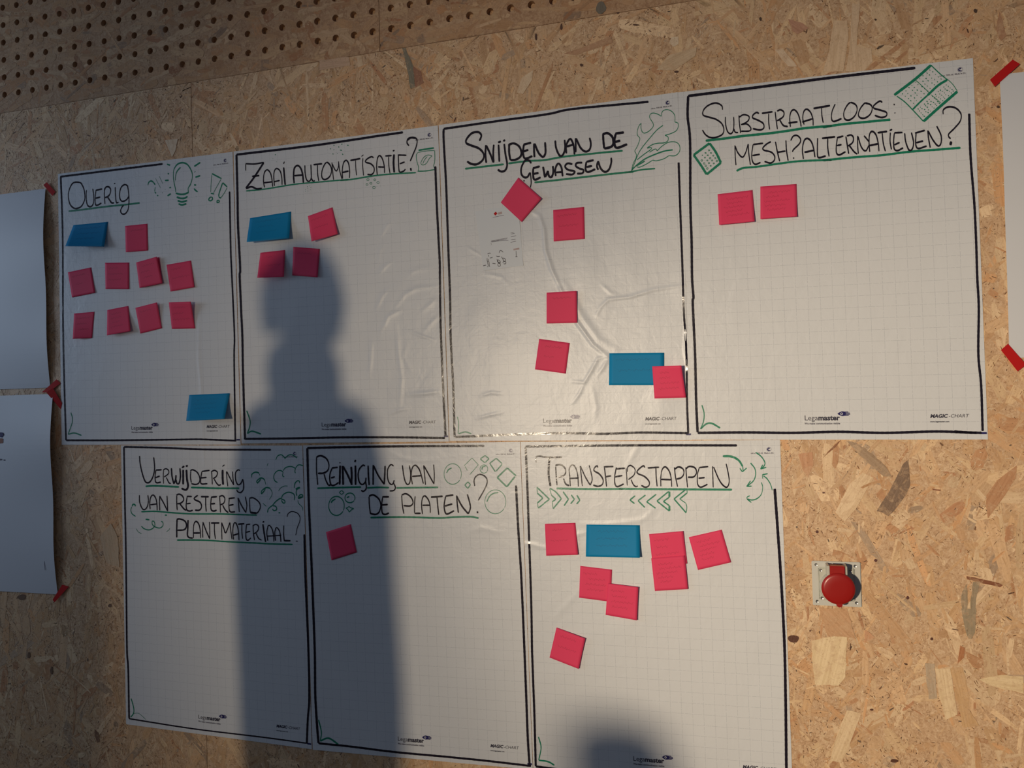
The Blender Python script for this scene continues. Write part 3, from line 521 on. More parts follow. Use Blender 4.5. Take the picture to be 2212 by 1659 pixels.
def perforated(name, x0, x1, z0, z1, cols, nrows, yf=-.0009, yb=.014):
    """board with a grid of drilled holes: ring cells around each hole, plain strips for the margins"""
    V, Fc = [], []
    def vid(x, y, z): V.append((x, y, z)); return len(V)-1
    xe = [x0]+[(cols[i]+cols[i+1])/2 for i in range(len(cols)-1)]+[x1]
    zr = [HZ0+PITCH*.995*j for j in range(nrows)]
    ze = [z0]+[(zr[i]+zr[i+1])/2 for i in range(nrows-1)]+[zr[-1]+PITCH/2]
    K = 16
    for i, cx in enumerate(cols):
        for j, cz in enumerate(zr):
            a0, a1, c0, c1 = xe[i], xe[i+1], ze[j], ze[j+1]
            r = HR*random.uniform(.96, 1.05); px = cx+random.uniform(-.0006, .0006); pz = cz+random.uniform(-.0006, .0006)
            o, f, b = [], [], []
            for k in range(K):
                t = 2*math.pi*(k+.5)/K; dx, dz = math.cos(t), math.sin(t)
                f.append(vid(px+dx*r, yf, pz+dz*r)); b.append(vid(px+dx*r, yb, pz+dz*r))
            per = []
            for k in range(K):
                t = 2*math.pi*(k+.5)/K; dx, dz = math.cos(t), math.sin(t); m = max(abs(dx), abs(dz)); sx, sz = dx/m, dz/m
                x = px+(a1-px)*sx if sx > 0 else px+(px-a0)*sx
                z = pz+(c1-pz)*sz if sz > 0 else pz+(pz-c0)*sz
                per.append(vid(x, yf, z))
            for k in range(K):
                n = (k+1) % K
                Fc.append((f[k], f[n], per[n], per[k])); Fc.append((f[n], f[k], b[k], b[n]))
            for (qx, qz, k) in ((a1, c1, 1), (a0, c1, 5), (a0, c0, 9), (a1, c0, 13)):
                c = vid(qx, yf, qz); Fc.append((per[k], per[(k+1) % K], c))
    top = ze[-1]
    def q(a, b, c, d): Fc.append((vid(*a), vid(*b), vid(*c), vid(*d)))
    q((x0, yf, top), (x1, yf, top), (x1, yf, z1), (x0, yf, z1))
    q((x0, yf, z0), (x1, yf, z0), (x1, yb, z0), (x0, yb, z0)); q((x0, yf, z1), (x1, yf, z1), (x1, yb, z1), (x0, yb, z1))
    q((x0, yf, z0), (x0, yf, z1), (x0, yb, z1), (x0, yb, z0)); q((x1, yf, z0), (x1, yf, z1), (x1, yb, z1), (x1, yb, z0))
    return mesh_obj(name, V, Fc, M['osb2'], wall)
lc = [HX0+PITCH*k for k in range(-32, 24)]; rc = [HX0+PITCH*k for k in range(24, 60)]
pl = perforated('perforated_board', -2.03, XS-.0006, ZB, 3.1, [c for c in lc if c > -2.0], 13)
pr = perforated('perforated_board', XS+.0006, 2.97, ZB, 3.1, rc, 13)
bm = bmesh.new(); box(bm, -2.03, 2.97, .0145, .03, ZB, 3.1); bm_obj('backing_board', bm, M['osb'], wall)

# strands: thousands of pressed chips as real, barely proud polygons
PAL = np.array([[.74, .56, .34], [.70, .51, .29], [.66, .45, .25], [.60, .39, .20], [.56, .35, .18], [.62, .36, .17], [.50, .27, .13], [.46, .23, .11], [.42, .315, .21], [.36, .265, .175]])
PAL = (PAL*.88+np.array([.645, .44, .265])*.12)*np.array([1.12, 1.08, 1.10])
PW = np.array([5, 6, 7, 6, 4, 3, 2.2, 1.0, .7, .4]); PW = PW/PW.sum()
def sheet_world(k): return [P(*c) for c in SHEETS[k]]
covers = [np.array(sheet_world(k)) for k in SHEETS]
covers += [np.array([(-1.0, 2.09), (-.044, 2.09), (-.044, 1.50), (-1.0, 1.50)]), np.array([(-1.0, 1.485), (-.032, 1.485), (-.032, .895), (-1.0, .895)])]
def inside(x, z, q, m):
    x0, x1 = max(q[0][0], q[3][0])+m, min(q[1][0], q[2][0])-m; z0, z1 = max(q[2][1], q[3][1])+m, min(q[0][1], q[1][1])-m
    return (x > x0) & (x < x1) & (z > z0) & (z < z1)
def strands(x0, x1, z0, z1, dens, y, parent, name, lw, horiz=False, holes=False, pal=PAL, pw=PW, tintj=.06, specks=False):
    n = int(dens*(x1-x0)*(z1-z0)); x = rng.uniform(x0, x1, n); z = rng.uniform(z0, z1, n)
    keep = np.ones(n, bool)
    for q in covers: keep &= ~inside(x, z, q, .05)
    if specks:       # splinters gather in clumps
        cl = np.sin(x*23+2*np.sin(z*17))*np.sin(z*19+2*np.sin(x*13))+.6*np.sin(x*61+z*47)*np.sin(z*71-x*29)
        keep &= rng.random(n) < np.clip(.45+.45*cl, .10, 1)
    x, z = x[keep], z[keep]; n = len(x)
    (l0, l1), (w0, w1) = lw
    L = l0+(l1-l0)*rng.random(n)**1.8; W = w0+(w1-w0)*rng.random(n)**1.6
    ang = rng.normal(0 if horiz else math.pi/2, .75 if not horiz else .45, n)
    if specks: ang = rng.uniform(0, math.pi, n)
    ca, sa = np.cos(ang), np.sin(ang)
    if holes:
        Vs, Fs, T, G = [], [], [], []; base = 0
        for i in range(n):
            nu = max(2, int(L[i]/.0045)+1); nv = max(2, int(W[i]/.004)+1)
            u, v = np.meshgrid(np.linspace(-.5, .5, nu), np.linspace(-.5, .5, nv), indexing='ij')
            tap = 1-(np.abs(u)*2)**6*.5
            lx = u*L[i]; lz = v*W[i]*tap+.05*W[i]*np.sin(u*5+i)
            X = x[i]+lx*ca[i]-lz*sa[i]; Z = z[i]+lx*sa[i]+lz*ca[i]
            X = np.clip(X, x0+.0008, x1-.0008); Z = np.clip(Z, z0+.0008, z1)
            hx = np.round((X-HX0)/PITCH)*PITCH+HX0; hz = np.maximum(np.round((Z-HZ0)/(PITCH*.995)), 0)*PITCH*.995+HZ0
            d = np.hypot(X-hx, Z-hz); ins = d < HR*1.02
            s = np.where(ins, HR*1.04/np.maximum(d, 1e-5), 1); X2 = hx+(X-hx)*s; Z2 = hz+(Z-hz)*s
            yy = y-rng.uniform(.0001, .0005)
            Vs.append(np.stack([X2, np.full_like(X, yy), Z2], -1).reshape(-1, 3))
            idx = (np.arange(nu*nv).reshape(nu, nv)+base)
            f = np.stack([idx[:-1, :-1], idx[1:, :-1], idx[1:, 1:], idx[:-1, 1:]], -1).reshape(-1, 4)
            # faces whose every corner fell inside a hole, or whose middle does, go
            def mid(A): return (A[:-1, :-1]+A[1:, :-1]+A[1:, 1:]+A[:-1, 1:])/4
            allin = (ins[:-1, :-1] & ins[1:, :-1] & ins[1:, 1:] & ins[:-1, 1:]); md = np.hypot(mid(X2)-mid(hx), mid(Z2)-mid(hz)) < HR*.97
            Fs.append(f[~(allin | md).reshape(-1)]); base += nu*nv
            c = pal[rng.choice(len(pal), p=pw)]*(1+rng.normal(0, tintj)); T.append(np.tile(np.append(c, .9), (nu*nv, 1)))
            G.append(np.stack([lx+i*.37, lz+i*.11, np.full_like(lx, i*.7)], -1).reshape(-1, 3))
        Vs, Fs, T, G = map(np.concatenate, (Vs, Fs, T, G))
    else:
        st = np.array([-.5, -.5+.16, .5-.2, .5]); k = len(st)
        wv = rng.uniform(.75, 1.0, (n, k, 2)); wv[:, 0] *= rng.uniform(.1, .9, (n, 2)); wv[:, -1] *= rng.uniform(.1, .9, (n, 2))
        jl = rng.uniform(-.06, .06, (n, k, 2))
        lx = (st[None, :, None]+jl)*L[:, None, None]; lz = wv*W[:, None, None]*.5*np.array([-1, 1])[None, None, :]
        X = x[:, None, None]+lx*ca[:, None, None]-lz*sa[:, None, None]; Z = z[:, None, None]+lx*sa[:, None, None]+lz*ca[:, None, None]
        X = np.clip(X, x0+.0006, x1-.0006); Z = np.clip(Z, z0, z1-.0006)
        Y = np.broadcast_to((y-rng.uniform(.00008, .00055, n)-(.00035 if specks else 0))[:, None, None], X.shape)
        Vs = np.stack([X, Y, Z], -1).reshape(-1, 3)
        b = (np.arange(n)*k*2)[:, None, None]; s = np.arange(k-1)[None, :, None]*2
        Fs = (b+s+np.array([0, 2, 3, 1])[None, None, :]).reshape(-1, 4)
        c = pal[rng.choice(len(pal), n, p=pw)]*(1+rng.normal(0, tintj, (n, 1)))
        T = np.repeat(np.hstack([c, np.full((n, 1), 0. if specks else .80)]), k*2, 0)
        G = np.stack([lx+(np.arange(n)*.37)[:, None, None], lz+(np.arange(n)*.11)[:, None, None], np.broadcast_to((np.arange(n)*.7)[:, None, None], lx.shape)], -1).reshape(-1, 3)
    o = mesh_obj(name, Vs, Fs, M['strand2' if holes else 'strand'], parent, attrs=[('tint', 'FLOAT_COLOR', np.clip(T, 0, 1)), ('grain', 'FLOAT_VECTOR', G)])
    return tag(o, kind='stuff')
DK = np.array([[.14, .065, .03], [.28, .15, .075], [.42, .25, .13], [.80, .64, .45], [.06, .035, .025], [.52, .33, .19]]); DW = np.array([.10, .22, .24, .20, .05, .19])
for (bx0, bx1, bo) in ((-.80, .4692, b1), (.4704, 2.97, b2), (2.9712, 3.6, b3)):
    strands(bx0, bx1, .05, ZB-.0012, 1050, 0, bo, 'wood_strands', ((.02, .15), (.005, .032)))
    strands(bx0, bx1, .05, ZB-.0012, 2200, 0, bo, 'fine_strands', ((.008, .045), (.0015, .008)))
    strands(bx0, bx1, .05, ZB-.0012, 26000, 0, bo, 'splinters', ((.0015, .009), (.0005, .0018)), pal=DK, pw=DW, specks=True)
    strands(bx0, bx1, .05, ZB-.0012, 420, 0, bo, 'bark_bits', ((.003, .013), (.0012, .0042)), pal=np.array([[.12, .06, .035], [.24, .13, .07], [.17, .12, .085]]), pw=np.array([.4, .35, .25]), specks=True)
for (bx0, bx1, bo) in ((-.70, XS-.0006, pl), (XS+.0006, 2.5, pr)):
    strands(bx0, bx1, ZB, 2.86, 1500, -.0009, bo, 'wood_strands', ((.02, .14), (.006, .03)), horiz=True, holes=True, pal=PAL*np.array(BR))
    # a few splinters between the holes
n = 0
# chips and knots of the board that stand out singly: photo polygon (or ellipse e), colour, board
CHIPS = '''
R 1680,940,4.147 .25,.165,.11 885,680 940,590 1000,500 1085,330 1120,260 1170,215 1185,450 1150,530 1100,600 1040,680 990,725 930,690
R 1680,940,4.147 .42,.29,.185 615,50 700,70 850,170 960,270 1020,370 950,370 820,260 730,180
R 1680,940,4.147 .55,.29,.15 1880,745 1865,640 1870,540 1960,410 2060,330 2140,270 2130,380 2040,530 1960,640
R 1680,940,4.147 .26,.10,.05 1690,1262 1800,1285 1980,1325 2015,1345 1990,1362 1860,1332 1690,1290
R 1680,940,4.147 .38,.29,.19 1640,1480 1650,1400 1690,1330 1700,1400 1700,1580 1655,1560
R 1680,940,4.147 .36,.28,.185 1735,1640 1725,1480 1750,1312 1810,1310 1775,1470 1765,1640
R 1680,940,4.147 .62,.33,.18 185,170 310,150 320,260 270,380 225,310
R 1680,940,4.147 .30,.13,.06 405,205 450,145 540,60 565,45 520,105 440,170
R 1680,940,4.147 .84,.62,.39 515,690 640,440 760,335 860,380 800,480 700,660 600,770
R 1680,940,4.147 .55,.30,.14 740,465 840,420 940,402 930,418 850,440 760,478
R 1680,940,4.147 .30,.12,.06 1380,478 1460,487 1455,500 1390,492
R 1700,1300,4.32 .37,.29,.19 1625,60 1765,60 1750,290 1720,345 1690,340 1650,200
R 1700,1300,4.32 .86,.66,.40 230,360 400,325 560,320 545,700 480,780 260,770 235,560
R 1700,1300,4.32 .86,.65,.40 1380,620 1520,620 1560,850 1590,1050 1480,1100 1420,880
R 1700,1300,4.32 .68,.43,.22 1522,620 1640,610 1700,870 1690,1000 1790,1150 1640,1170 1580,880
R 1700,1300,4.32 .84,.64,.38 1790,720 2000,680 2205,695 2205,850 2050,820 1900,780
R 1700,1300,4.32 .55,.42,.29 1285,570 1375,578 1400,900 1320,905
R 1700,1300,4.32 .50,.22,.10 1590,575 1615,405 1660,430 1650,520
R 1700,1300,4.32 .66,.36,.20 720,380 730,260 770,285 820,330 790,350
R 1700,1300,4.32 .84,.63,.39 400,1480 430,1350 520,1100 560,1010 690,1040 640,1180 560,1400 500,1500
R 1700,1300,4.32 .64,.38,.21 300,60 560,60 640,350 600,330 380,320
R 1700,1300,4.32 e.13,.055,.035 60,345,52,38 1000,1482,38,18 1350,345,14,14 790,1005,16,10 215,270,8,7
R 1680,940,4.147 e.13,.05,.04 1163,1455,14,15 877,1122,15,13 352,865,13,13 410,515,12,8
R 700,0,6.144 .25,.22,.155 1040,640 1085,640 1190,900 1210,1160 1150,1180 1100,900
R 700,0,6.144 .36,.17,.10 1185,880 1290,950 1325,1100 1210,1165
R 700,0,6.144 .66,.44,.29 -60,800 100,775 330,757 350,870 100,910 -60,940
L 0,150,3.95 .78,.62,.44 1408,605 1520,592 1500,690 1470,752
R 1600,0,3.614 .80,.58,.37 725,160 830,160 840,300 800,560 640,560 690,400
R 1600,0,3.614 .78,.57,.37 870,30 930,30 905,360 1020,380 1030,480 960,560 820,560 850,350
R 1600,0,3.614 .12,.08,.05 1060,380 1080,360 1122,350 1105,367 1068,388
R 1600,0,3.614 .50,.27,.15 1990,230 2020,90 2075,280 2030,322
R 1600,0,3.614 .56,.30,.19 370,150 480,180 530,220 440,270 400,240
R 1600,0,3.614 .82,.62,.42 265,390 330,380 440,520 370,520
R 1600,0,3.614 e.10,.06,.04 1832,87,15,17 155,150,10,16 1052,155,9,8 2010,835,12,11
R 1000,0,3.687 .52,.30,.17 800,430 960,375 1180,290 1195,340 1050,390 900,440
R 1000,0,3.687 .76,.58,.39 430,740 470,620 560,560 550,640 480,750
R 1000,0,3.687 .80,.63,.44 1640,345 1660,300 1715,292 1718,350 1680,375
R 1000,0,3.687 .68,.50,.32 1540,560 1640,440 1860,380 1850,450 1680,560
R 1000,0,3.687 e.20,.17,.13 1100,65,40,48
R 1000,0,3.687 e.12,.06,.04 583,295,9,30 785,215,10,26 1378,200,26,7 945,520,14,12 1235,103,12,9 1700,573,17,10
L 0,0,1 e.20,.12,.075 48,1290,9,6 238,1308,4,4 63,1415,3,7 112,1448,3,8
L 0,0,1 .24,.13,.08 205,1575 213,1583 216,1602 211,1604 205,1588
L 0,0,1 .62,.46,.30 216,1160 240,1130 256,1165 258,1225 230,1215
'''
for ci, ln in enumerate(CHIPS.strip().splitlines()):
    t = ln.split(); ox, oy, sc = map(float, t[1].split(',')); ell = t[2][0] == 'e'; colr = list(map(float, t[2].lstrip('e').split(',')))
    polys = []
    if ell:
        for q in t[3:]:
            cx, cy, rx, ry = map(float, q.split(',')); polys.append([(cx+rx*math.cos(a)*(1+.12*math.sin(3*a+cx)), cy+ry*math.sin(a)*(1+.12*math.cos(2*a+cy))) for a in np.linspace(0, 2*math.pi, 12, endpoint=False)])
    else:
        pts = [tuple(map(float, q.split(','))) for q in t[3:]]; out = []
        for (a, b) in zip(pts, pts[1:]+pts[:1]):       # ragged splintered outline
            L = math.hypot(b[0]-a[0], b[1]-a[1]); m = max(1, int(L/(9*sc)))
            for j in range(m): f = j/m; r = random.uniform(-.9, .9)*sc*(j > 0); out.append((a[0]+(b[0]-a[0])*f+r, a[1]+(b[1]-a[1])*f-r))
        polys.append(out)
    for pg in polys:
        W_ = [P(ox+x/sc, oy+y/sc) for x, y in pg]; xs = np.array(W_); c0 = xs.mean(0); mt = np.linalg.svd(xs-c0)[2]
        yb_ = -.0013 if (c0[1] > ZB) else 0
        G = np.hstack([(xs-c0)@mt.T+ci*.31, np.full((len(xs), 1), ci*.7)])
        T_ = np.tile([*[c*1.0 for c in colr], .0 if ell else .45], (len(xs), 1))
        par = (pl if c0[0] < XS else pr) if c0[1] > ZB else (b1 if t[0] == 'L' else b2)
        mesh_obj('knot' if ell else 'wood_chip', [(x, yb_-.00105-ci*.000004, z) for x, z in W_], [tuple(range(len(W_)))[::-1]], M['strand'], par, attrs=[('tint', 'FLOAT_COLOR', T_), ('grain', 'FLOAT_VECTOR', G)])
# ---------------------------------------------------------------- white film sheets
SHEET_TEXT = dict(
 A='white gridded film sheet headed OVERIG with a drawn light bulb', B='white gridded film sheet headed ZAAI AUTOMATISATIE with a drawn jar',
 C='wrinkled white gridded film sheet headed SNIJDEN VAN DE GEWASSEN with a drawn leaf', D='white gridded film sheet headed SUBSTRAATLOOS MESH ALTERNATIEVEN, at the right',
 E='white gridded film sheet headed VERWIJDERING VAN RESTEREND PLANTMATERIAAL, lower left', F='white gridded film sheet headed REINIGING VAN DE PLATEN with drawn bubbles',
 G='white gridded film sheet headed TRANSFERSTAPPEN with drawn arrows, lower right')
BASE = dict(A=.0012, B=.0013, C=.0012, D=.0016, E=.0011, F=.0012, G=.0011)
ridges = {}
for ln in RIDGES.strip().splitlines():
    t = ln.split(); pts = [P(*map(float, p.split(','))) for p in t[3:]]
    kw, ka = (.95, .95) if t[0] == 'C' else (1.35, .75)
    ridges.setdefault(t[0], []).append((float(t[1])/1000*kw, float(t[2])/1000*ka, np.array(pts)))
WAV = {k: [(rng.uniform(20, 90), rng.uniform(0, math.pi), rng.uniform(0, 6.28), rng.uniform(.4, 1)) for _ in range(9)] for k in SHEETS}
WAMP = dict(A=.00007, B=.00032, C=.00030, D=.00006, E=.00006, F=.00022, G=.00020)
def height(k, X, Z):
    X = np.asarray(X, float); Z = np.asarray(Z, float); h = np.full(X.shape, BASE[k])
    for f, a, p, g in WAV[k]: h = h+WAMP[k]*g*np.sin(f*(X*math.cos(a)+Z*math.sin(a))+p)*(30/f)**.5
    d = h-BASE[k]; h = BASE[k]+.5*(d+np.sqrt(d*d+.0002**2))
    for w_, amp, pts in ridges.get(k, []):
        best = np.full(X.shape, 1e9); tt = np.zeros(X.shape); seg = np.hypot(*(pts[1:]-pts[:-1]).T); tot = seg.sum(); acc = 0
        for a, b, s in zip(pts[:-1], pts[1:], seg):
            d = b-a; t = np.clip(((X-a[0])*d[0]+(Z-a[1])*d[1])/max(s*s, 1e-12), 0, 1)
            dist = np.hypot(X-a[0]-t*d[0], Z-a[1]-t*d[1]); m = dist < best; best = np.where(m, dist, best); tt = np.where(m, (acc+t*s)/tot, tt); acc += s
        h = h+amp*np.exp(-(best/w_)**2)*np.clip(np.sin(np.pi*np.clip(tt, .06, .94))**.6, 0, 1)
    return h
def bil(c, u, v):   # c = TL TR BR BL as arrays, u right, v down
    return (c[0]*(1-u)[..., None]*(1-v)[..., None]+c[1]*u[..., None]*(1-v)[..., None]+c[2]*u[..., None]*v[..., None]+c[3]*(1-u)[..., None]*v[..., None])
sheet_obj = {}; sheet_c = {}
for k in SHEETS:
    c = [np.array(P(*q)) for q in SHEETS[k]]; sheet_c[k] = c
    step = .0026 if k in 'BC' else .0038
    nu, nv = int(.6/step)+1, int(.8/step)+1
    u, v = np.meshgrid(np.linspace(0, 1, nu), np.linspace(0, 1, nv), indexing='ij')
    xz = bil(c, u, v); h = height(k, xz[..., 0], xz[..., 1])
    idx = np.arange(nu*nv).reshape(nu, nv)
    f = np.stack([idx[:-1, :-1], idx[:-1, 1:], idx[1:, 1:], idx[1:, :-1]], -1).reshape(-1, 4)
    vs = np.stack([xz[..., 0], -h, xz[..., 1]], -1).reshape(-1, 3)
    o = mesh_obj('film_sheet', vs, f, M['film'], None, smooth=True, uv=np.stack([u*.6, (1-v)*.8], -1).reshape(-1, 2))
    sheet_obj[k] = tag(o, SHEET_TEXT[k], 'film sheet', 'white film sheets on the wall')

# ---------------------------------------------------------------- marker strokes
def smooth_poly(pts, closed=False):
    p = np.array(pts, float)
    if len(p) < 3: n = 8; return np.stack([np.linspace(p[0, i], p[-1, i], n) for i in (0, 1)], -1)
    if np.allclose(p[0], p[-1]): ext = np.vstack([p[-2], p, p[1]])
    else: ext = np.vstack([2*p[0]-p[1], p, 2*p[-1]-p[-2]])
    out = []
    for i in range(1, len(ext)-2):
        a, b, c_, d = ext[i-1:i+3]
        for t in np.linspace(0, 1, 7, endpoint=False):
            out.append(.5*((2*b)+(-a+c_)*t+(2*a-5*b+4*c_-d)*t*t+(-a+3*b-3*c_+d)*t**3))
    out.append(p[-1]); return np.array(out)
def resample(p, ds):
    s = np.concatenate([[0], np.cumsum(np.hypot(*(p[1:]-p[:-1]).T))]); n = max(3, int(s[-1]/ds)+1); t = np.linspace(0, s[-1], n)
    return np.stack([np.interp(t, s, p[:, 0]), np.interp(t, s, p[:, 1])], -1)
class Ink:
    def __init__(s): s.v = []; s.f = []; s.st = []
    def ribbon(s, px, wmin, wmax, hfun, eps, nib=1.66):
        """px: polyline in photo pixels; widths in photo pixels; laid on the surface hfun(x,z)"""
        p = resample(px, 2.2); d = np.gradient(p, axis=0); ln = np.maximum(np.hypot(d[:, 0], d[:, 1]), 1e-6); d = d/ln[:, None]
        th = np.arctan2(d[:, 1], d[:, 0]); w_ = wmin+(wmax-wmin)*np.abs(np.sin(th-nib))**1.3
        w_ = np.convolve(np.pad(w_, 1, 'edge'), [.25, .5, .25], 'valid')*(1+.05*np.sin(np.arange(len(w_))*1.3+px[0, 0]))
        w_ = w_.copy(); w_[0] *= .72; w_[-1] *= .72
        nrm = np.stack([-d[:, 1], d[:, 0]], -1)*w_[:, None]/2
        k = len(s.v)
        for a, b in zip(p+nrm, p-nrm): s.v.append(a); s.v.append(b)
        for i in range(len(p)-1): s.f.append((k+2*i, k+2*i+1, k+2*i+3, k+2*i+2))
        s.h = hfun; s.e = eps; s.st.append((k, len(s.v)))
    def quad(s, pts, hfun, eps):
        k = len(s.v); s.v += [np.array(q) for q in pts]; s.f.append((k, k+1, k+2, k+3)); s.h = hfun; s.e = eps
    def build(s, name, mat, parent):
        if not s.v: return None
        xz = np.array([P(a[0], a[1]) for a in s.v]); y = -(s.h(xz[:, 0], xz[:, 1])+s.e)
        return mesh_obj(name, np.stack([xz[:, 0], y, xz[:, 1]], -1), np.array(s.f), mat, parent)
    def build_apart(s, name, mat, parent, gap):
        """strokes that lie within gap pixels of each other make one part; the others get parts of their own"""
        P_ = [np.array(s.v[a:b]) for a, b in s.st]; n = len(P_); g = list(range(n))
        def find(i):
            while g[i] != i: i = g[i]
            return i
        bb = [(q.min(0)-gap, q.max(0)+gap) for q in P_]
        for i in range(n):
            for j in range(i):
                if find(i) == find(j) or (bb[i][0] > bb[j][1]+gap).any() or (bb[j][0] > bb[i][1]+gap).any(): continue
                if (np.hypot(*(P_[i][:, None]-P_[j][None]).transpose(2, 0, 1))).min() < gap: g[find(i)] = find(j)
        for r in sorted({find(i) for i in range(n)}):
            I = Ink(); I.h, I.e = s.h, s.e
            for i in range(n):
                if find(i) == r:
                    a, b = s.st[i]; k = len(I.v); I.v += s.v[a:b]; m = (b-a)//2
                    I.f += [(k+2*q, k+2*q+1, k+2*q+3, k+2*q+2) for q in range(m-1)]
            I.build(name, mat, parent)
inks = {}
cur = None
for ln in TRACES.strip().splitlines():
    t = ln.split()
    if ln[0] == '#': cur = (t[0][1:], float(t[2]), float(t[3]), float(t[4])); continue
    k, ox, oy, sc = cur; hf = (lambda kk: (lambda X, Z: height(kk, X, Z)))(k)
    kind = {'k': 'hand_lettering', 'u': 'green_underline', 'g': 'green_drawing', 'b': 'border_line', 'o': 'green_drawing', 'q': 'green_drawing'}[t[0]]
    I = inks.setdefault((k, kind), Ink()); eps = .00042 if kind == 'hand_lettering' else .00036 if kind == 'border_line' else .00030
    if t[0] == 'o':
        for c_ in t[2:]:
            cx, cy, rx, ry = map(float, c_.split(','))
            a = np.linspace(0, 2*math.pi*.985, 26)+.6; q = np.stack([cx+rx*np.cos(a), cy+ry*np.sin(a)], -1)/sc+[ox, oy]
            I.ribbon(q, float(t[1])/sc*.8, float(t[1])/sc*1.4, hf, eps)
    elif t[0] == 'q':
        nc, nr = int(t[1]), int(t[2]); c4 = [np.array(list(map(float, q.split(',')))) for q in t[3:7]]
        for i in range(nc):
            for j in range(nr):
                u, v = (i+.5)/nc+random.uniform(-.02, .02), (j+.5)/nr+random.uniform(-.03, .03)
                q = (c4[0]*(1-u)*(1-v)+c4[1]*u*(1-v)+c4[2]*u*v+c4[3]*(1-u)*v)
                a = random.uniform(.3, 1.4); l = random.uniform(5, 11); d = np.array([math.cos(a), math.sin(a)])*l
                I.ribbon(np.stack([(q-d)/sc+[ox, oy], (q+d)/sc+[ox, oy]]), 8/sc, 16/sc, hf, eps)
    else:
        wmin, wmax = float(t[1])/sc*1.08, float(t[2])/sc*1.0
        for st in ln.split(None, 3)[3].split(';'):
            pts = [tuple(map(float, q.split(','))) for q in st.split()]
            q = smooth_poly(pts)/sc+[ox, oy]; I.ribbon(q, wmin, wmax, hf, eps)
for (k, kind), I in inks.items():
    I.build_apart(kind, M['green'] if 'green' in kind else M['black'], sheet_obj[k], dict(hand_lettering=11, green_underline=3, green_drawing=15, border_line=5)[kind])

# ---------------------------------------------------------------- what is printed on every sheet
def text_mesh(txt, size, bold=0, shear=0):
    cu = bpy.data.curves.new('t', 'FONT'); cu.body = txt; cu.size = size; cu.offset = bold; cu.shear = shear; cu.resolution_u = 3
    o = bpy.data.objects.new('t', cu); COL.objects.link(o); bpy.context.view_layer.update()
    me = bpy.data.meshes.new_from_object(o.evaluated_get(bpy.context.evaluated_depsgraph_get()))
    v = np.array([x.co[:2] for x in me.vertices]); f = [tuple(p.vertices) for p in me.polygons]
    bpy.data.objects.remove(o); bpy.data.curves.remove(cu); bpy.data.meshes.remove(me); return v, f
def fit(v, width, height_=None, sy=None):
    v = v.copy(); v[:, 0] -= v[:, 0].min(); s = width/v[:, 0].max(); v[:, 0] *= s; v[:, 1] *= (s if sy is None else sy); return v
def uvD(px, py):     # position on sheet D as metres from its top-left corner (right, down)
    c = sheet_c['D']; x, z = P(px, py); ax = (c[1]-c[0]); ay = (c[3]-c[0]); m = np.array([ax, ay]).T; s = np.linalg.solve(m, np.array([x, z])-c[0]); return s[0]*.6, s[1]*.8
def lay(k, pts, faces, mat, name, eps=.00025):
    pts = np.array(pts); xz = bil(sheet_c[k], pts[:, 0]/.6, pts[:, 1]/.8); y = -(height(k, xz[:, 0], xz[:, 1])+eps)
    return mesh_obj(name, np.stack([xz[:, 0], y, xz[:, 1]], -1), faces, mat, sheet_obj[k])
def place(v, at): return np.stack([at[0]+v[:, 0], at[1]-v[:, 1]], -1)
L0 = uvD(1737.5, 909.4); L1 = uvD(1814.7, 909.2); W1 = L1[0]-L0[0]
va, fa = text_mesh('Lega', .012); vb, fb = text_mesh('master', .012, bold=.00045)
wa = va[:, 0].max(); wb = vb[:, 0].max()-vb[:, 0].min(); s = W1/(wa+wb+.0006)
va = va*s; vb = vb*s; vb[:, 0] += wa*s+.0008-vb[:, 0].min()
logo_v = np.vstack([place(va, L0), place(vb, L0)]); logo_f = list(fa)+[tuple(i+len(va) for i in f) for f in fb]
# the eye with fingers: an almond with a pupil cut out as a ring, and four finger bars
ec = uvD(1820.5, 895.6); ev, ef = [], []
def poly(pts):
    b = len(ev); ev.extend(pts); ef.append(tuple(range(b, b+len(pts))))
for i in range(18):     # almond body ring around the iris
    a0, a1 = 2*math.pi*i/18, 2*math.pi*(i+1)/18
    def out(a): r = .0052; x = math.cos(a)*r*(2.0 if math.cos(a) < 0 else 1.3); y = math.sin(a)*r*(1-.55*max(0, -math.cos(a))**2); return (ec[0]+x, ec[1]+y)
    def inn(a): return (ec[0]-.0022+math.cos(a)*.0026, ec[1]+math.sin(a)*.0026)
    poly([inn(a0), out(a0), out(a1), inn(a1)])
poly([(ec[0]-.0022+.0014*math.cos(a), ec[1]+.0014*math.sin(a)) for a in np.linspace(0, 2*math.pi, 10, endpoint=False)])
for y, l in ((-.0036, .0120), (-.0012, .0150), (.0012, .0152), (.0036, .0125)):
    poly([(ec[0]+.003, ec[1]+y-.00095), (ec[0]+l-.001, ec[1]+y-.00095), (ec[0]+l, ec[1]+y), (ec[0]+l-.001, ec[1]+y+.00095), (ec[0]+.003, ec[1]+y+.00095)])
T0 = uvD(1738, 918.3); T1 = uvD(1815, 918.3); tv, tf = text_mesh('We make communication visible', .01, bold=.0003); tv = fit(tv, T1[0]-T0[0]); tagl = place(tv, T0)
M0 = uvD(2009.5, 905.4); M1 = uvD(2094, 903.0)
mv, mf = text_mesh('MAGIC', .012, bold=.0005, shear=.22); cv_, cf_ = text_mesh('-CHART', .012, shear=.22)
s = (M1[0]-M0[0])/(mv[:, 0].max()+cv_[:, 0].max()+.0003); mv = mv*s; cv_ = cv_*s; cv_[:, 0] += mv[:, 0].max()+.0004
mag_v = np.vstack([place(mv, M0), place(cv_, M0)]); mag_f = list(mf)+[tuple(i+len(mv) for i in f) for f in cf_]
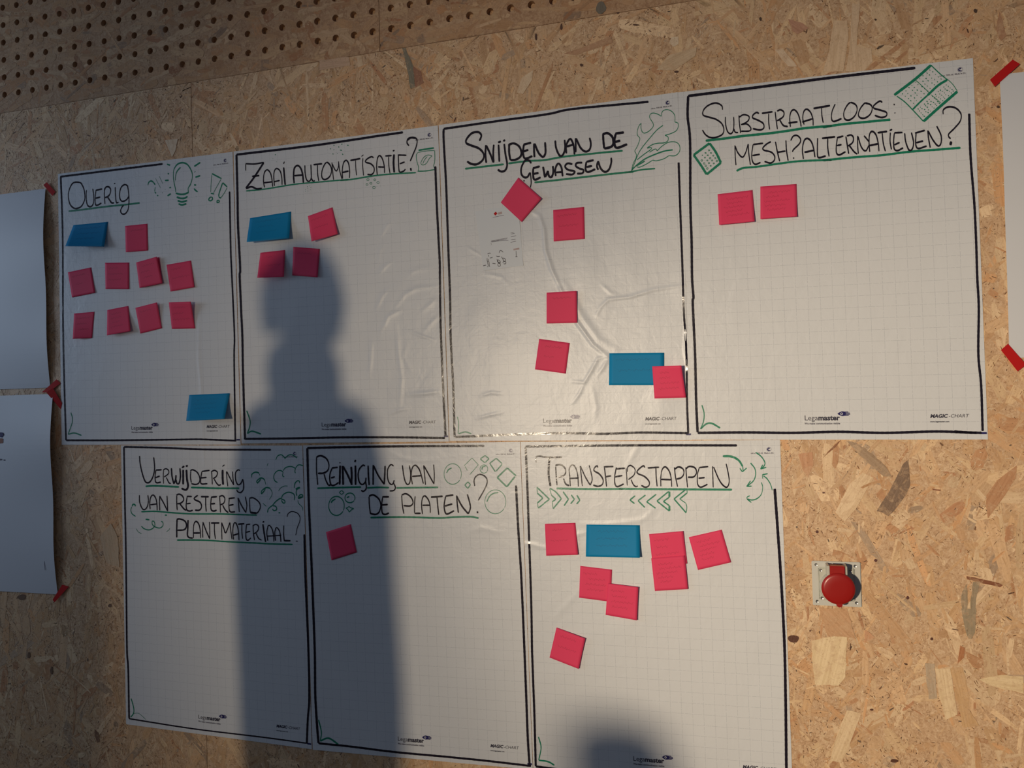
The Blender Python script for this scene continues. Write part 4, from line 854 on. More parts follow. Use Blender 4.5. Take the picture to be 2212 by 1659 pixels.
U0 = uvD(2009.5, 915.3); U1 = uvD(2051, 914.6); uv_, uf = text_mesh('www.legamaster.com', .01, bold=.0003); urlv = place(fit(uv_, U1[0]-U0[0]), U0)
bar = [uvD(2118.7, 937.3), uvD(2132.0, 937.3), uvD(2132.3, 941.8), uvD(2118.9, 941.8)]
rc0 = uvD(2073.6, 151.2); rv, rf = [], []
def pol2(pts): b = len(rv); rv.extend(pts); rf.append(tuple(range(b, b+len(pts))))
for i in range(24):      # round arrow mark: thin outer ring, thick crescent arrow inside
    a0, a1 = 2*math.pi*i/24, 2*math.pi*(i+1)/24
    g = lambda a, r: (rc0[0]+r*math.cos(a), rc0[1]+r*math.sin(a))
    pol2([g(a0, .0047), g(a0, .0052), g(a1, .0052), g(a1, .0047)])
    if 2 <= i <= 18: t0 = .0008+.0009*math.sin(math.pi*(i-2)/17); t1 = .0008+.0009*math.sin(math.pi*(i-1)/17); pol2([g(a0, .0030-t0), g(a0, .0033+t0*.4), g(a1, .0033+t1*.4), g(a1, .0030-t1)])
pol2([(rc0[0]-.0008, rc0[1]-.0046), (rc0[0]+.0030, rc0[1]-.0028), (rc0[0]-.0002, rc0[1]-.0002)])
E0 = uvD(2062, 162.6); E1 = uvD(2085.5, 160.4); mev, mef = text_mesh('Made in EC', .01, bold=.0003); madev = place(fit(mev, E1[0]-E0[0]), E0)
R0 = uvD(2029, 166.6); R1 = uvD(2049, 164.4); rev, ref_ = text_mesh('ref.no. 7095 00', .01, bold=.0003); refv = place(fit(rev, .026), R0)
for k in SHEETS:
    lay(k, logo_v, logo_f, M['thin'], 'printed_wordmark'); lay(k, ev, ef, M['navy'], 'printed_emblem')
    lay(k, tagl, tf, M['grey'], 'printed_slogan'); lay(k, mag_v, mag_f, M['thin'], 'printed_title'); lay(k, urlv, uf, M['thin'], 'printed_address')
    lay(k, bar, [(0, 1, 2, 3)], M['navy'], 'printed_bar'); lay(k, rv, rf, M['navy'], 'printed_symbol'); lay(k, madev, mef, M['grey'], 'printed_origin'); lay(k, refv, ref_, M['grey'], 'printed_reference')

# ---------------------------------------------------------------- sticky notes
class Note:
    def __init__(s, k, corners, blue=False, lifts=None, top=False, extra=0.0):
        s.k = k; s.c = [np.array(q, float) for q in corners]
        xs = np.array([P(*q) for q in s.c]); g = np.linspace(0, 1, 7); uu, vv = np.meshgrid(g, g)
        w4 = bil([xs[i] for i in range(4)], uu, vv); s.base = float(height(k, w4[..., 0], w4[..., 1]).max())+.0005+extra
        H = .0762
        if lifts is None:
            def solve(pt, anchor):
                best = None
                for h in np.linspace(s.base+.0006, .040, 60):
                    x, z = P(pt[0], pt[1], h); ax, az = P(anchor[0], anchor[1], s.base); L = math.sqrt((x-ax)**2+(z-az)**2+(h-s.base)**2)
                    e = (L-H)**2+(.10*(h-s.base))**2
                    if best is None or e < best[0]: best = (e, h-s.base)
                return best[1]
            if top: tl, tr, br, bl = solve(s.c[0], s.c[3]), solve(s.c[1], s.c[2]), 0, 0
            else: tl, tr, br, bl = 0, 0, solve(s.c[2], s.c[1]), solve(s.c[3], s.c[0])
            lifts = (tl, tr, br, bl)
        s.l = [x for x in lifts]; s.top = top
    def h(s, u, v):
        up = s.l[0]*(1-u)+s.l[1]*u; dn = s.l[3]*(1-u)+s.l[2]*u
        return s.base+up*max(0, 1-v)**1.6+dn*max(0, v)**1.6
    def pt(s, u, v, e=0):
        p = s.c[0]*(1-u)*(1-v)+s.c[1]*u*(1-v)+s.c[2]*u*v+s.c[3]*(1-u)*v
        h = s.h(u, v)+e; x, z = P(p[0], p[1], h); return (x, -h, z)
    def build(s, label, blue, group, lines=4, seed=0):
        n = 12; V = [s.pt(i/n, j/n) for j in range(n+1) for i in range(n+1)]
        F_ = [(j*(n+1)+i, (j+1)*(n+1)+i, (j+1)*(n+1)+i+1, j*(n+1)+i+1) for j in range(n) for i in range(n)]
        o = mesh_obj('sticky_note', V, F_, M['blue'] if blue else M['pink'], None, smooth=True)
        md = o.modifiers.new('thickness', 'SOLIDIFY'); md.thickness = .00018; md.offset = -1
        tag(o, label, 'sticky note', group)
        R = random.Random(seed); V, F_ = [], []
        for r in range(lines):      # illegible rows of ballpoint scribble
            v0 = .20+.66*r/max(1, lines); u = R.uniform(.10, .25); u1 = R.uniform(.5, .88); ph = R.uniform(0, 6)
            pts = []
            while u < u1:
                pts.append((u, v0+.022*math.sin(u*95+ph)+.016*math.sin(u*51+2*ph)-.03*(u-.5), R.random() < .10)); u += .009
            prev = None
            for (a, b, brk) in pts:
                if prev and not brk:
                    d = np.array([a-prev[0], b-prev[1]]); d /= np.hypot(*d)+1e-9; q = np.array([-d[1], d[0]])*.0042*(.6 if blue else 1)
                    kx = len(V)
                    for (cx, cy) in ((prev[0]+q[0], prev[1]+q[1]), (prev[0]-q[0], prev[1]-q[1]), (a-q[0], b-q[1]), (a+q[0], b+q[1])): V.append(s.pt(cx, cy, .00012))
                    F_.append((kx, kx+1, kx+2, kx+3))
                prev = (a, b)
        if V: mesh_obj('pen_writing', V, F_, M['bluepen'] if blue else M['pinkpen'], o)
        return o
def Zm(ox, oy, s, *pts): return [(ox+x/s, oy+y/s) for x, y in pts]
za = lambda *p: Zm(100, 320, 4.148, *p); zb = lambda *p: Zm(500, 260, 4.367, *p); z3 = lambda *p: Zm(0, 600, 3.95, *p)
zc = lambda *p: Zm(940, 190, 3.6875, *p); z7 = lambda *p: Zm(940, 600, 3.814, *p); zd = lambda *p: Zm(1500, 380, 8.508, *p)
zf = lambda *p: Zm(650, 940, 4.514, *p); zg = lambda *p: Zm(1160, 1120, 5.027, *p); zh = lambda *p: Zm(1120, 940, 3.072, *p)
GA, GB, GC, GD, GG = ['notes on the sheet headed '+q for q in ('OVERIG', 'ZAAI AUTOMATISATIE', 'SNIJDEN VAN DE GEWASSEN', 'SUBSTRAATLOOS', 'TRANSFERSTAPPEN')]
sd = 0
def note(k, c, label, group, blue=False, lines=3, **kw):
    global sd; sd += 1
    return Note(k, c, blue, **kw).build(label, blue, group, lines, sd)
mm = .001
note('A', za((243, 690), (553, 660), (518, 882), (170, 880)), 'wide blue sticky note curling at its foot, under the word OVERIG', GA, True)
note('A', za((707, 697), (906, 677), (911, 917), (712, 932)), 'pink sticky note alone in the top row, right of the wide blue note', GA, lines=1)
note('A', za((193, 1112), (402, 1068), (437, 1295), (230, 1338)), 'pink sticky note leftmost of the middle row of four', GA, lines=2)
note('A', za((527, 1027), (743, 1025), (741, 1263), (530, 1262)), 'pink sticky note second from left in the middle row of four, hanging straight', GA)
note('A', za((822, 1022), (1012, 976), (1042, 1208), (842, 1250)), 'pink sticky note underneath, showing as a dark edge in the middle row', GA, lines=0, lifts=(0, .001, .002, .001))
note('A', za((805, 1025), (990, 972), (1040, 1210), (835, 1253)), 'pink sticky note third in the middle row, stuck over another one', GA, lifts=(.001, .006, .004, .002), extra=.0035)
note('A', za((1077, 1045), (1297, 1007), (1326, 1245), (1112, 1285)), 'pink sticky note rightmost of the middle row of four', GA, lines=2)
note('A', z3((632, 305), (806, 290), (785, 515), (620, 521)), 'pink sticky note leftmost of the bottom row of four', GA)
note('A', z3((915, 275), (1095, 240), (1113, 455), (912, 492)), 'pink sticky note second from left in the bottom row of four', GA, lines=4)
note('A', z3((1155, 257), (1340, 210), (1381, 430), (1197, 476)), 'pink sticky note third from left in the bottom row, tilted', GA, lines=1, lifts=(.001, .008, .001, .001))
note('A', z3((1440, 210), (1628, 203), (1664, 432), (1466, 437)), 'pink sticky note rightmost of the bottom row, top standing off the sheet', GA, lifts=(.010, .016, .001, .001))
note('A', z3((1615, 1000), (1960, 985), (1915, 1205), (1588, 1222)), 'wide blue sticky note alone in the bottom right corner of the sheet', GA, True, lines=4)
note('B', zb((175, 922), (563, 860), (545, 1113), (143, 1148)), 'wide blue sticky note curling off the sheet, left of a tilted pink one', GB, True)
note('B', zb((721, 903), (952, 820), (1003, 1072), (755, 1142)), 'pink sticky note tilted, right of the wide blue note', GB, lines=2)
note('B', zb((273, 1248), (505, 1223), (495, 1475), (243, 1485)), 'pink sticky note half in shadow, below the wide blue note', GB, lines=2)
note('B', zb((583, 1193), (834, 1212), (812, 1480), (573, 1462)), 'pink sticky note in full shadow, lower right of the four notes', GB, lines=1)
note('C', zc((663, 713), (847, 880), (690, 1068), (522, 912)), 'pink sticky note turned to a diamond under the heading', GC, lines=0, lifts=(.001, .006, .002, .0005))
note('C', zc((940, 972), (1186, 947), (1191, 1202), (944, 1222)), 'pink sticky note lying flat, right of the diamond note', GC, lines=2, lifts=(0, 0, .001, .001))
note('C', z7((918, 122), (1165, 108), (1170, 370), (918, 377)), 'pink sticky note across the long crease in the sheet', GC, lines=1, lifts=(0, .003, .002, 0))
note('C', z7((857, 503), (1109, 537), (1075, 790), (822, 755)), 'pink sticky note lowest in the column, tilted clockwise', GC, lines=2, lifts=(0, 0, .001, .001))
note('C', z7((1435, 622), (1886, 617), (1886, 885), (1432, 885)), 'wide blue sticky note lying flat near the lower right of the sheet', GC, True, lines=2, lifts=(0, 0, .001, .001))
note('C', z7((1788, 730), (2028, 722), (2067, 987), (1807, 995)), 'pink sticky note overlapping the corner of the wide blue note', GC, lines=4, lifts=(.007, .016, .002, .001), extra=.0012)
note('D', zd((427, 335), (1070, 258), (1107, 835), (455, 900)), 'pink sticky note, left of the pair on the right-hand sheet', GD, lines=5, lifts=(0, 0, .009, .008))
note('D', zd((1212, 195), (1877, 148), (1890, 745), (1213, 792)), 'pink sticky note, right of the pair on the right-hand sheet', GD, lines=5, lifts=(0, .0005, .007, .006))
note('F', zf((245, 945), (487, 868), (545, 1143), (298, 1220)), 'single pink sticky note on the sheet headed REINIGING VAN DE PLATEN', None, lines=0)
note('G', zg((86, 58), (416, 47), (445, 395), (100, 405)), 'pink sticky note at the left end of the top row', GG, lines=2, lifts=(0, 0, .006, .002))
note('G', zg((537, 66), (1115, 73), (1117, 427), (530, 415)), 'wide blue sticky note in the top row, lower right corner lifted', GG, True, lines=3, lifts=(0, 0, .012, .002))
note('G', zg((1217, 170), (1587, 137), (1632, 490), (1258, 523)), 'pink sticky note, upper one of the overlapping pair beside the blue note', GG, lines=3, lifts=(.001, .004, .0015, .001))
note('G', zg((1240, 432), (1605, 402), (1640, 767), (1280, 788)), 'pink sticky note, lower one of the overlapping pair below the top row', GG, lines=5, lifts=(.0006, 0, .001, .001), extra=.0028)
note('G', zg((1648, 203), (2006, 121), (2107, 477), (1748, 560)), 'pink sticky note at the right end of the top row, tilted, with underlined writing', GG, lines=5, lifts=(0, 0, .002, .002))
note('G', zg((470, 515), (815, 556), (800, 905), (457, 860)), 'pink sticky note, upper left of the stepped pair', GG, lines=4, lifts=(0, 0, .001, .001))
note('G', zg((770, 703), (1100, 747), (1085, 1107), (745, 1047)), 'pink sticky note, lower right of the stepped pair', GG, lines=4, lifts=(.001, .005, .004, .001), extra=.0022)
note('G', zh((252, 1277), (443, 1350), (400, 1552), (206, 1476)), 'lowest pink sticky note on the sheet, tilted clockwise and alone', GG, lines=2, lifts=(.001, .006, .005, .001))

# ---------------------------------------------------------------- printed card stuck on the creased sheet
cc = [(1027, 457), (1120, 442), (1131, 574), (1045, 585)]
hC = float(height('C', *[np.array(q) for q in zip(*[P(*c) for c in cc])]).max())+.0006
bm = bmesh.new(); vs_ = [bm.verts.new((P(*c)[0], -hC, P(*c)[1])) for c in cc]; bm.faces.new(vs_[::-1])
card = tag(bm_obj('printed_card', bm, M['card']), 'small pale printed card with a cartoon of a cyclist, under the diamond note', 'card')
md = card.modifiers.new('thickness', 'SOLIDIFY'); md.thickness = .0003; md.offset = 1
hk = lambda X, Z: np.full(np.shape(X), hC+.0003)
def cardink(name, strokes, mat, w0, w1):
    I = Ink()
    for st in strokes.split(';'):
        pts = [tuple(map(float, q.split(','))) for q in st.split()]; I.ribbon(smooth_poly(pts)/10.37+[1020, 440], w0, w1, hk, .0002)
    I.build_apart(name, mat, card, 4)
cardink('printed_lines', '465,315 600,285 720,268;425,855 600,825 790,790;430,875 435,930;430,840 640,800 800,770;440,865 620,835 820,825', M['grey'], .5, .9)
cardink('printed_text', '865,665 935,645;880,685 960,668;870,750 990,720;875,812 980,800;865,880 940,850 990,845', M['grey'], .8, 1.0)
cardink('printed_cartoon', '350,1130 390,1110 420,1118;365,1150 380,1190;340,1220 345,1290 375,1300 370,1240;350,1300 365,1400 345,1425;385,1300 395,1410 405,1415;400,1220 440,1215 465,1200;250,1395 320,1380;610,1110 625,1055 665,1060 700,1090;630,1180 580,1185 545,1175;660,1190 690,1240 720,1300 750,1290 745,1240 690,1220;560,1245 600,1330 640,1310 590,1260 570,1300 640,1340;580,1350 585,1390 615,1412 640,1380 620,1340 580,1350;690,1330 720,1290 760,1310 755,1350 710,1350;990,1060 995,1190;975,1192 1020,1188;460,1340 530,1350', M['thin'], 1.0, 1.6)
I = Ink(); I.quad([(1020+x/10.37, 440+y/10.37) for x, y in ((487, 228), (535, 183), (573, 225), (525, 272))], hk, .0002); I.build('printed_logo', M['tape'], card)
I = Ink(); I.quad([(1020+x/10.37, 440+y/10.37) for x, y in ((585, 205), (672, 180), (675, 235), (590, 250))], hk, .0002)
I.quad([(1020+x/10.37, 440+y/10.37) for x, y in ((930, 1015), (1060, 990), (1062, 1030), (932, 1050))], hk, .0002)
I.build('printed_sign', simple('faded_pink_print', (.50, .36, .34), .5), card)

# ---------------------------------------------------------------- plain white papers and the red tape
def big_paper(name, x0, x1, z0, z1, label, edge, amp):
    n = 40; V = []
    for j in range(n+1):
        for i in range(n+1):
            u, v = i/n, j/n; e = u if edge == 'R' else 1-u
            h = .004+amp*(max(0, e-.45)/.55)**2*(math.sin(math.pi*min(1, max(0, v)))**.8)*(1+.35*math.sin(v*9))+.0015*math.sin(u*7+v*5)
            V.append((x0+(x1-x0)*u, -h, z1+(z0-z1)*v))
    F_ = [(j*(n+1)+i, (j+1)*(n+1)+i, (j+1)*(n+1)+i+1, j*(n+1)+i+1) for j in range(n) for i in range(n)]
    o = mesh_obj(name, V, F_, M['white'], None)
    md = o.modifiers.new('thickness', 'SOLIDIFY'); md.thickness = .0003; md.offset = -1
    return tag(o, label, 'poster', 'white posters held with red tape')
p1 = big_paper('white_poster', -.885, -.043, 1.503, 2.093, 'blank white poster at the upper left edge, curling off the wall', 'R', .012)
p2 = big_paper('white_poster', -.873, -.032, .893, 1.484, 'white poster at the lower left edge with small printed lines', 'R', .014)
p3 = big_paper('white_poster', 2.450, 3.291, 1.492, 2.080, 'blank white poster at the right edge of the photo', 'L', .004)
fl = lambda X, Z: np.full(np.shape(X), .0085)
I = Ink(); I.ribbon(np.array([(-40, 936), (-10, 936.5), (14, 939.5)]), 10, 10, fl, .0014); I.v[-2] = np.array((14.5, 938.5)); I.v[-1] = np.array((14.5, 940)); I.build('printed_purple_shape', M['navy'], p2)
I = Ink(); I.ribbon(np.array([(-30, 952), (0, 952), (13, 951.5)]), 11, 11, fl, .0014); I.build('printed_brown_shape', simple('brown_print', (.28, .09, .04), .5), p2)
I = Ink()
for a, b, y in ((28, 35, 970.5), (39, 47, 971.5), (49, 70, 971.5), (-30, 11, 992), (14, 21, 993), (24, 42, 993)): I.ribbon(np.array([(a, y), ((a+b)/2, y+.6), (b, y)]), 2.0, 3.2, fl, .0016)
I.build('printed_text', M['grey'], p2)
I = Ink(); I.ribbon(np.array([(103.5, 1195), (103, 1212), (104.5, 1230)]), 1.0, 1.0, fl, .003); I.build('printed_mark', M['grey'], p2)
def tape(c, label, h0=.004, h1=.004):
    n = 10; V = []
    for i in range(n+1):
        t = i/n
        for a, b in ((c[0], c[1]), (c[3], c[2])):
            p = np.array(a)*(1-t)+np.array(b)*t; h = h0*(1-t)+h1*t; x, z = P(p[0], p[1], h); V.append((x, -h, z))
    o = mesh_obj('tape_strip', V, [(2*i, 2*i+1, 2*i+3, 2*i+2) for i in range(n)], M['tape'], None)
    md = o.modifiers.new('thickness', 'SOLIDIFY'); md.thickness = .0002; md.offset = 1
    return tag(o, label, 'tape', 'red tape strips')
tape([(101, 393.5), (119.7, 414.5), (113.4, 423.4), (93.7, 399.5)], 'red tape strip at the top corner of the upper left poster', .0055, .0022)
tape([(104, 847.5), (131, 828), (122, 819.5), (89.9, 847.6)], 'red tape strip rising to the right, at the lower corner of the upper left poster', .0075, .0022)
tape([(100, 847.6), (131, 884), (134, 871), (114, 838)], 'red tape strip falling to the right, at the top corner of the lower left poster', .009, .0022)
tape([(113.6, 1295.5), (134.4, 1263), (148.7, 1267), (118, 1301)], 'red tape strip at the bottom corner of the lower left poster', .0075, .0022)
tape([(2138.3, 172.4), (2187.6, 128.6), (2203.5, 138.4), (2149.2, 187.2)], 'bright red tape strip at the top corner of the right-hand poster', .0062, .0062)
tape([(2162, 756.1), (2177.3, 742.5), (2217, 788), (2198.1, 802.2)][1:]+[(2162, 756.1)], 'bright red tape strip at the bottom corner of the right-hand poster', .0062, .0062)

# ---------------------------------------------------------------- power socket with red flap
sx0, sx1, sz0, sz1 = 2.0535, 2.1525, .9635, 1.0605
sock = tag(empty('wall_socket', (2.103, 0, 1.012)), 'square grey wall socket with a round red hinged cover, low on the right', 'socket')
def part(name, bm, mat, parent=sock, smooth=False):
    bmesh.ops.recalc_face_normals(bm, faces=bm.faces[:])
    o = bm_obj(name, bm, mat, None, smooth); o.parent = parent
    if parent is sock: o.matrix_parent_inverse = Matrix.Translation(sock.location).inverted()
    return o
def disc(bm, cx, cz, y0, y1, r0, r1=None, seg=40, sq=1.0):
    """solid of revolution about the y axis between y0 and y1 (toward the room is negative)"""
    r1 = r0 if r1 is None else r1
    a = [bm.verts.new((cx+r0*math.cos(t), y0, cz+r0*sq*math.sin(t))) for t in np.linspace(0, 2*math.pi, seg, endpoint=False)]
    b = [bm.verts.new((cx+r1*math.cos(t), y1, cz+r1*sq*math.sin(t))) for t in np.linspace(0, 2*math.pi, seg, endpoint=False)]
    for i in range(seg): bm.faces.new((a[i], a[(i+1) % seg], b[(i+1) % seg], b[i]))
    return a, b
bm = bmesh.new(); box(bm, sx0, sx1, -.0045, -.0003, sz0, sz1, .001); plate_o = part('base_plate', bm, M['plate'])
bm = bmesh.new(); box(bm, sx0+.0125, sx1-.0125, -.0085, -.004, sz0+.0125, sz1-.0125, .003); part('raised_frame', bm, M['plate2'])
ccx, ccz = 2.101, 1.006
bm = bmesh.new(); a, b = disc(bm, ccx, ccz, -.008, -.020, .0345, .0325); bm.faces.new(b); a, b = disc(bm, ccx, ccz, -.019, -.037, .0290, .0275); bm.faces.new(b); part('collar', bm, M['plate2'], smooth=False)
fx, fz = P(1811.2, 1272.5, .046)
bm = bmesh.new()
prof = [(-.0385, .0318), (-.0415, .0338), (-.0440, .0338), (-.0462, .0322), (-.0475, .0270), (-.0480, .014)]
prev = None
for (y, r) in prof:
    ring = [bm.verts.new((fx+r*math.cos(t), y-(fz-.0-(fz+r*math.sin(t)))*-.03, fz+r*math.sin(t))) for t in np.linspace(0, 2*math.pi, 48, endpoint=False)]
    if prev:
        for i in range(48): bm.faces.new((prev[i], prev[(i+1) % 48], ring[(i+1) % 48], ring[i]))
    else: bm.faces.new(ring[::-1])
    prev = ring
bm.faces.new(prev); flap = part('cover', bm, M['red'], smooth=True); tag(flap, 'round red hinged cover')
bm = bmesh.new(); box(bm, fx-.0155, fx+.0145, -.0445, -.026, fz+.024, fz+.048, .0015); part('hinge', bm, M['red'])
bm = bmesh.new(); box(bm, fx-.021, fx-.0158, -.040, -.006, fz+.026, fz+.047, .0008); box(bm, fx+.0150, fx+.0195, -.040, -.006, fz+.026, fz+.047, .0008); part('hinge_bracket', bm, M['plate2'])
bm = bmesh.new(); a, b = disc(bm, fx+.0015, fz-.0335, -.0395, -.0455, .0068, .0058, 20); bm.faces.new(b); part('finger_tab', bm, M['red'])
scr = [(520, 495, .0045), (1220, 522, .0045), (540, 1152, .0045), (1245, 1182, .0045), (605, 595, .0085), (1140, 610, .0085), (628, 1092, .0085), (1165, 1110, .0085)]
first = None
for (a_, b_, h_) in scr:
    x, z = P(1700+a_/8.295, 1160+b_/8.295, h_)
    if first is None:
        bm = bmesh.new(); a, b = disc(bm, 0, 0, 0, -.0012, .0034, .0030, 20)
        r2 = [bm.verts.new((.0013*math.cos(t), -.0006, .0013*math.sin(t))) for t in np.linspace(0, 2*math.pi, 20, endpoint=False)]
        for i in range(20): bm.faces.new((b[i], b[(i+1) % 20], r2[(i+1) % 20], r2[i]))
        bm.faces.new(r2); first = part('screw', bm, M['screw']); o = first
    else: o = first.copy(); COL.objects.link(o)
    o.parent = sock; o.matrix_parent_inverse = Matrix.Translation(sock.location).inverted()
    o.location = (x, -h_, z)
V, F_ = [], []
for i in range(9):
    x, z = P(1700+(780+i*23)/8.295, 1160+(483+i*1.5)/8.295, .0047); V += [(x, -.0050, z-.0008), (x+.0019, -.0050, z-.0008), (x+.0019, -.0050, z+.0008), (x, -.0050, z+.0008)]; F_.append((4*i, 4*i+1, 4*i+2, 4*i+3))
o = mesh_obj('printed_rating', V, F_, M['dark'], None); o.parent = sock; o.matrix_parent_inverse = Matrix.Translation(sock.location).inverted()
# ---------------------------------------------------------------- people standing in the light, left of the camera's view
def skin_mesh(name, verts, edges, radii, mat, parent, root=0, sub=2):
    me = bpy.data.meshes.new(name); me.from_pydata(verts, edges, []); o = bpy.data.objects.new(name, me); COL.objects.link(o)
    sk = o.modifiers.new('skin', 'SKIN'); sk.use_smooth_shade = True
    for i, r in enumerate(radii):
        d = me.skin_vertices[0].data[i]; d.radius = r if isinstance(r, tuple) else (r, r); d.use_root = (i == root)
    sb = o.modifiers.new('sub', 'SUBSURF'); sb.levels = sub; sb.render_levels = sub
    bpy.context.view_layer.update()
    m2 = bpy.data.meshes.new_from_object(o.evaluated_get(bpy.context.evaluated_depsgraph_get()))
    bpy.data.objects.remove(o); m2.materials.clear(); m2.materials.append(mat)
    m2.polygons.foreach_set('use_smooth', [True]*len(m2.polygons))
    o = bpy.data.objects.new(name, m2); COL.objects.link(o); o.parent = parent; return o
def person(loc, rz, H, label, top, coat=False, group=None):
    s = H/1.75; root = empty('person', loc); root.rotation_euler = (0, 0, rz); tag(root, label, 'person', group)
    S = lambda L: [(x*s, y*s, z*s) for x, y, z in L]
    # body as one skinned figure: pelvis root, legs, spine, neck, arms hanging
    V = [(0, 0, .96), (0, .01, 1.08), (0, .01, 1.24), (0, 0, 1.40), (0, .0, 1.50), (0, -.01, 1.565)]
    R = [(.150, .105), (.135, .095), (.155, .105), (.135, .085), (.060, .058), (.058, .058)]
    E_ = [(0, 1), (1, 2), (2, 3), (3, 4), (4, 5)]
    for sg in (-1, 1):
        b = len(V); V += [(sg*.155, 0, 1.42), (sg*.205, .01, 1.30), (sg*.222, .02, 1.12), (sg*.228, -.02, .90)]; R += [.062, .052, .043, .030]
        E_ += [(3, b), (b, b+1), (b+1, b+2), (b+2, b+3)]
        b = len(V); V += [(sg*.095, 0, .88), (sg*.10, -.01, .70), (sg*.105, -.005, .48), (sg*.108, .02, .30), (sg*.11, .03, .09)]; R += [.098, .082, .060, .056, .042]
        E_ += [(0, b), (b, b+1), (b+1, b+2), (b+2, b+3), (b+3, b+4)]
    body = skin_mesh('body', S(V), E_, [tuple(q*s for q in r) if isinstance(r, tuple) else r*s for r in R], M['jeans'], root)
    body.data.materials.append(top); body.data.materials.append(M['skin'])
    for p in body.data.polygons:
        z = p.center.z/s; p.material_index = 2 if z > 1.475 and abs(p.center.x) < .1*s else 1 if (z > .93 and (abs(p.center.x) < .17*s or z > .905)) else 0
    # hands: palm and five fingers each
    for sg in (-1, 1):
        wx, wy, wz = sg*.229, -.025, .885
        V = [(wx, wy, wz+.02), (wx, wy-.005, wz-.03), (wx, wy-.008, wz-.075)]; R = [(.024, .018), (.034, .016), (.038, .013)]; E_ = [(0, 1), (1, 2)]
        for i, ln in enumerate((.070, .078, .073, .058)):
            oy = -.033+.022*i; b = len(V)
            V += [(wx, wy+oy, wz-.078), (wx-sg*.006, wy+oy-.002, wz-.078-ln*.5), (wx-sg*.020, wy+oy-.002, wz-.078-ln*.95)]; R += [.0095, .0088, .0072]; E_ += [(2, b), (b, b+1), (b+1, b+2)]
        b = len(V); V += [(wx-sg*.008, wy-.038, wz-.030), (wx-sg*.016, wy-.052, wz-.062), (wx-sg*.020, wy-.054, wz-.088)]; R += [.012, .0105, .009]; E_ += [(1, b), (b, b+1), (b+1, b+2)]
        skin_mesh('hand', S(V), E_, [tuple(q*s for q in r) if isinstance(r, tuple) else r*s for r in R], M['skin'], root, 1, 1)
    # head with face
    bm = bmesh.new(); bmesh.ops.create_uvsphere(bm, u_segments=32, v_segments=24, radius=1)
    for v in bm.verts:
        x, y, z = v.co; jaw = max(0, -z)
        v.co = Vector((x*.076*(1-.35*jaw**1.5), y*.094*(1-.18*jaw)-.010*jaw, z*.118))
        if y < -.2:      # face: nose, brow, eye hollows, chin
            g = lambda cx, cz, w_: math.exp(-(((x-cx)/w_)**2+((z-cz)/w_)**2))
            v.co.y -= .020*g(0, -.20, .16)+.008*g(0, .05, .12)-.009*(g(.33, .05, .2)+g(-.33, .05, .2))+.006*g(0, -.78, .22)+.005*g(0, -.48, .2)
        v.co *= s; v.co.z += 1.665*s; v.co.y -= .012*s
    head = bm_obj('head', bm, M['skin'], root, True)
    for sg in (-1, 1):
        bm = bmesh.new(); bmesh.ops.create_uvsphere(bm, u_segments=12, v_segments=8, radius=.0115*s); bmesh.ops.translate(bm, verts=bm.verts, vec=(sg*.029*s, -.089*s, 1.670*s)); bm_obj('eye', bm, M['eye'], head, True)
        bm = bmesh.new(); bmesh.ops.create_uvsphere(bm, u_segments=12, v_segments=8, radius=1)
        for v in bm.verts: v.co = Vector((v.co.x*.008+sg*.077, v.co.y*.017+.004, v.co.z*.030+1.655))*s
        bm_obj('ear', bm, M['skin'], head, True)
    bm = bmesh.new(); bmesh.ops.create_uvsphere(bm, u_segments=16, v_segments=8, radius=1)
    for v in bm.verts: v.co = Vector((v.co.x*.022, v.co.y*.007-.103, v.co.z*.007+1.604))*s
    bm_obj('mouth', bm, M['lip'], head, True)
    bm = bmesh.new(); bmesh.ops.create_uvsphere(bm, u_segments=32, v_segments=24, radius=1)
    kill = [v for v in bm.verts if (v.co.y < -.25 and v.co.z < .42) or v.co.z < -.55]
    bmesh.ops.delete(bm, geom=kill, context='VERTS')
    for v in bm.verts:
        x, y, z = v.co; n_ = 1+.03*math.sin(x*23+z*17)+.02*math.sin(y*31)
        v.co = Vector((x*.086*n_, y*.104*n_+.002, z*.126*n_+1.672))*s
    bm_obj('hair', bm, M['hair'], head, True)
    for sg in (-1, 1):
        bm = bmesh.new(); bmesh.ops.create_uvsphere(bm, u_segments=20, v_segments=12, radius=1)
        for v in bm.verts:
            x, y, z = v.co; v.co = Vector((x*.046+sg*.112, y*.135-.045, max(0, (z*.075+.045)*(1-.35*max(0, -y)))))*s
        bm_obj('shoe', bm, M['shoe'], root, True)
    if coat:
        bm = bmesh.new(); prev = None
        for (z, rx, ry, cy) in ((1.50, .060, .060, 0), (1.47, .105, .085, 0), (1.43, .165, .11, 0), (1.38, .212, .135, .005), (1.25, .238, .150, .0), (1.08, .240, .150, -.005), (.90, .238, .155, -.01), (.70, .222, .160, -.01), (.50, .215, .165, -.01), (.36, .212, .168, -.01)):
            ring = [bm.verts.new((rx*math.cos(t)*s*(1+.02*math.sin(5*t+z*9)), (cy+ry*math.sin(t))*s, z*s)) for t in np.linspace(0, 2*math.pi, 32, endpoint=False)]
            if prev:
                for i in range(32): bm.faces.new((prev[i], ring[i], ring[(i+1) % 32], prev[(i+1) % 32]))
            prev = ring
        bm_obj('coat', bm, top, root, True)
        bm = bmesh.new(); prev = None
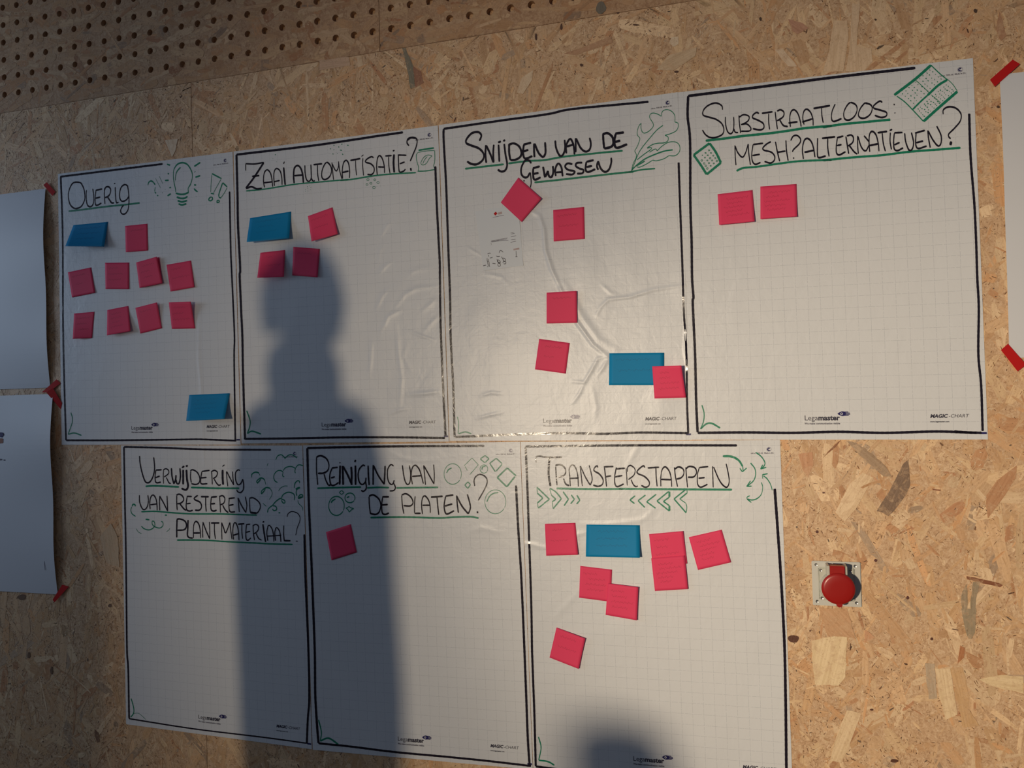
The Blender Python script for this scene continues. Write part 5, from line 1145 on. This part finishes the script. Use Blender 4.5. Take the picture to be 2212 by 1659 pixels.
        for (z, r_) in ((1.46, .075), (1.49, .090), (1.53, .092), (1.57, .082), (1.585, .066)):
            ring = [bm.verts.new((r_*math.cos(t)*s, (r_*.95*math.sin(t)+.004)*s, (z+.012*math.sin(t))*s)) for t in np.linspace(0, 2*math.pi, 28, endpoint=False)]
            if prev:
                for i in range(28): bm.faces.new((prev[i], prev[(i+1) % 28], ring[(i+1) % 28], ring[i]))
            prev = ring
        bm_obj('scarf', bm, M['hair'], root, True)
    return root
person((.632, -1.15, 0), math.radians(118), 1.735, 'person in a long navy coat and scarf standing side-on between the lamp and the posters', M['sweater'], True)
person((-.15, -2.0, 0), math.radians(200), 1.66, 'person in a grey coat standing further back and left of the other', M['jacket'], True)
# a chair whose back throws the soft patch low on the posters
def chair(loc, rz):
    root = empty('chair', loc); root.rotation_euler = (0, 0, rz); root.scale = (1, 1, 1.13); tag(root, 'grey moulded chair on four steel legs standing in front of the posters', 'chair')
    bm = bmesh.new(); box(bm, -.205, .205, -.20, .20, .435, .452, .008)
    bm_obj('seat', bm, M['jacket'], root)
    V = []; n = 10
    for off in (0, .010):
        for j in range(n+1):
            for i in range(n+1):
                u, v = i/n*2-1, j/n; V.append((u*.20*(1-.10*v*v), .205-.045*u*u+.07*v+off, .52+.385*v-.03*u**4*v))
    m = (n+1)**2; F_ = []
    for j in range(n):
        for i in range(n):
            a = j*(n+1)+i; F_ += [(a, a+1, a+n+2, a+n+1), (m+a, m+a+n+1, m+a+n+2, m+a+1)]
    rim = [i for i in range(n+1)]+[(j+1)*(n+1)+n for j in range(n)]+[n*(n+1)+n-1-i for i in range(n)]+[(n-1-j)*(n+1) for j in range(n-1)]
    for a, b in zip(rim, rim[1:]+rim[:1]): F_.append((a, m+a, m+b, b))
    mesh_obj('backrest', V, F_, M['jacket'], root, smooth=True)
    for sx in (-1, 1):
        bm = bmesh.new(); box(bm, sx*.185-.010, sx*.185+.010, .185, .215, .43, .56, .003); bm_obj('back_support', bm, M['screw'], root)
        for sy in (-1, 1):
            bm = bmesh.new(); r = bmesh.ops.create_cone(bm, cap_ends=True, segments=12, radius1=.010, radius2=.012, depth=.44)
            for v in bm.verts: t = .5-v.co.z/.44; v.co.z += .22; v.co.x += sx*(.175+.035*t); v.co.y += sy*(.17+.04*t)
            bm_obj('leg', bm, M['screw'], root)
chair((1.12, -2.32, 0), math.radians(52))
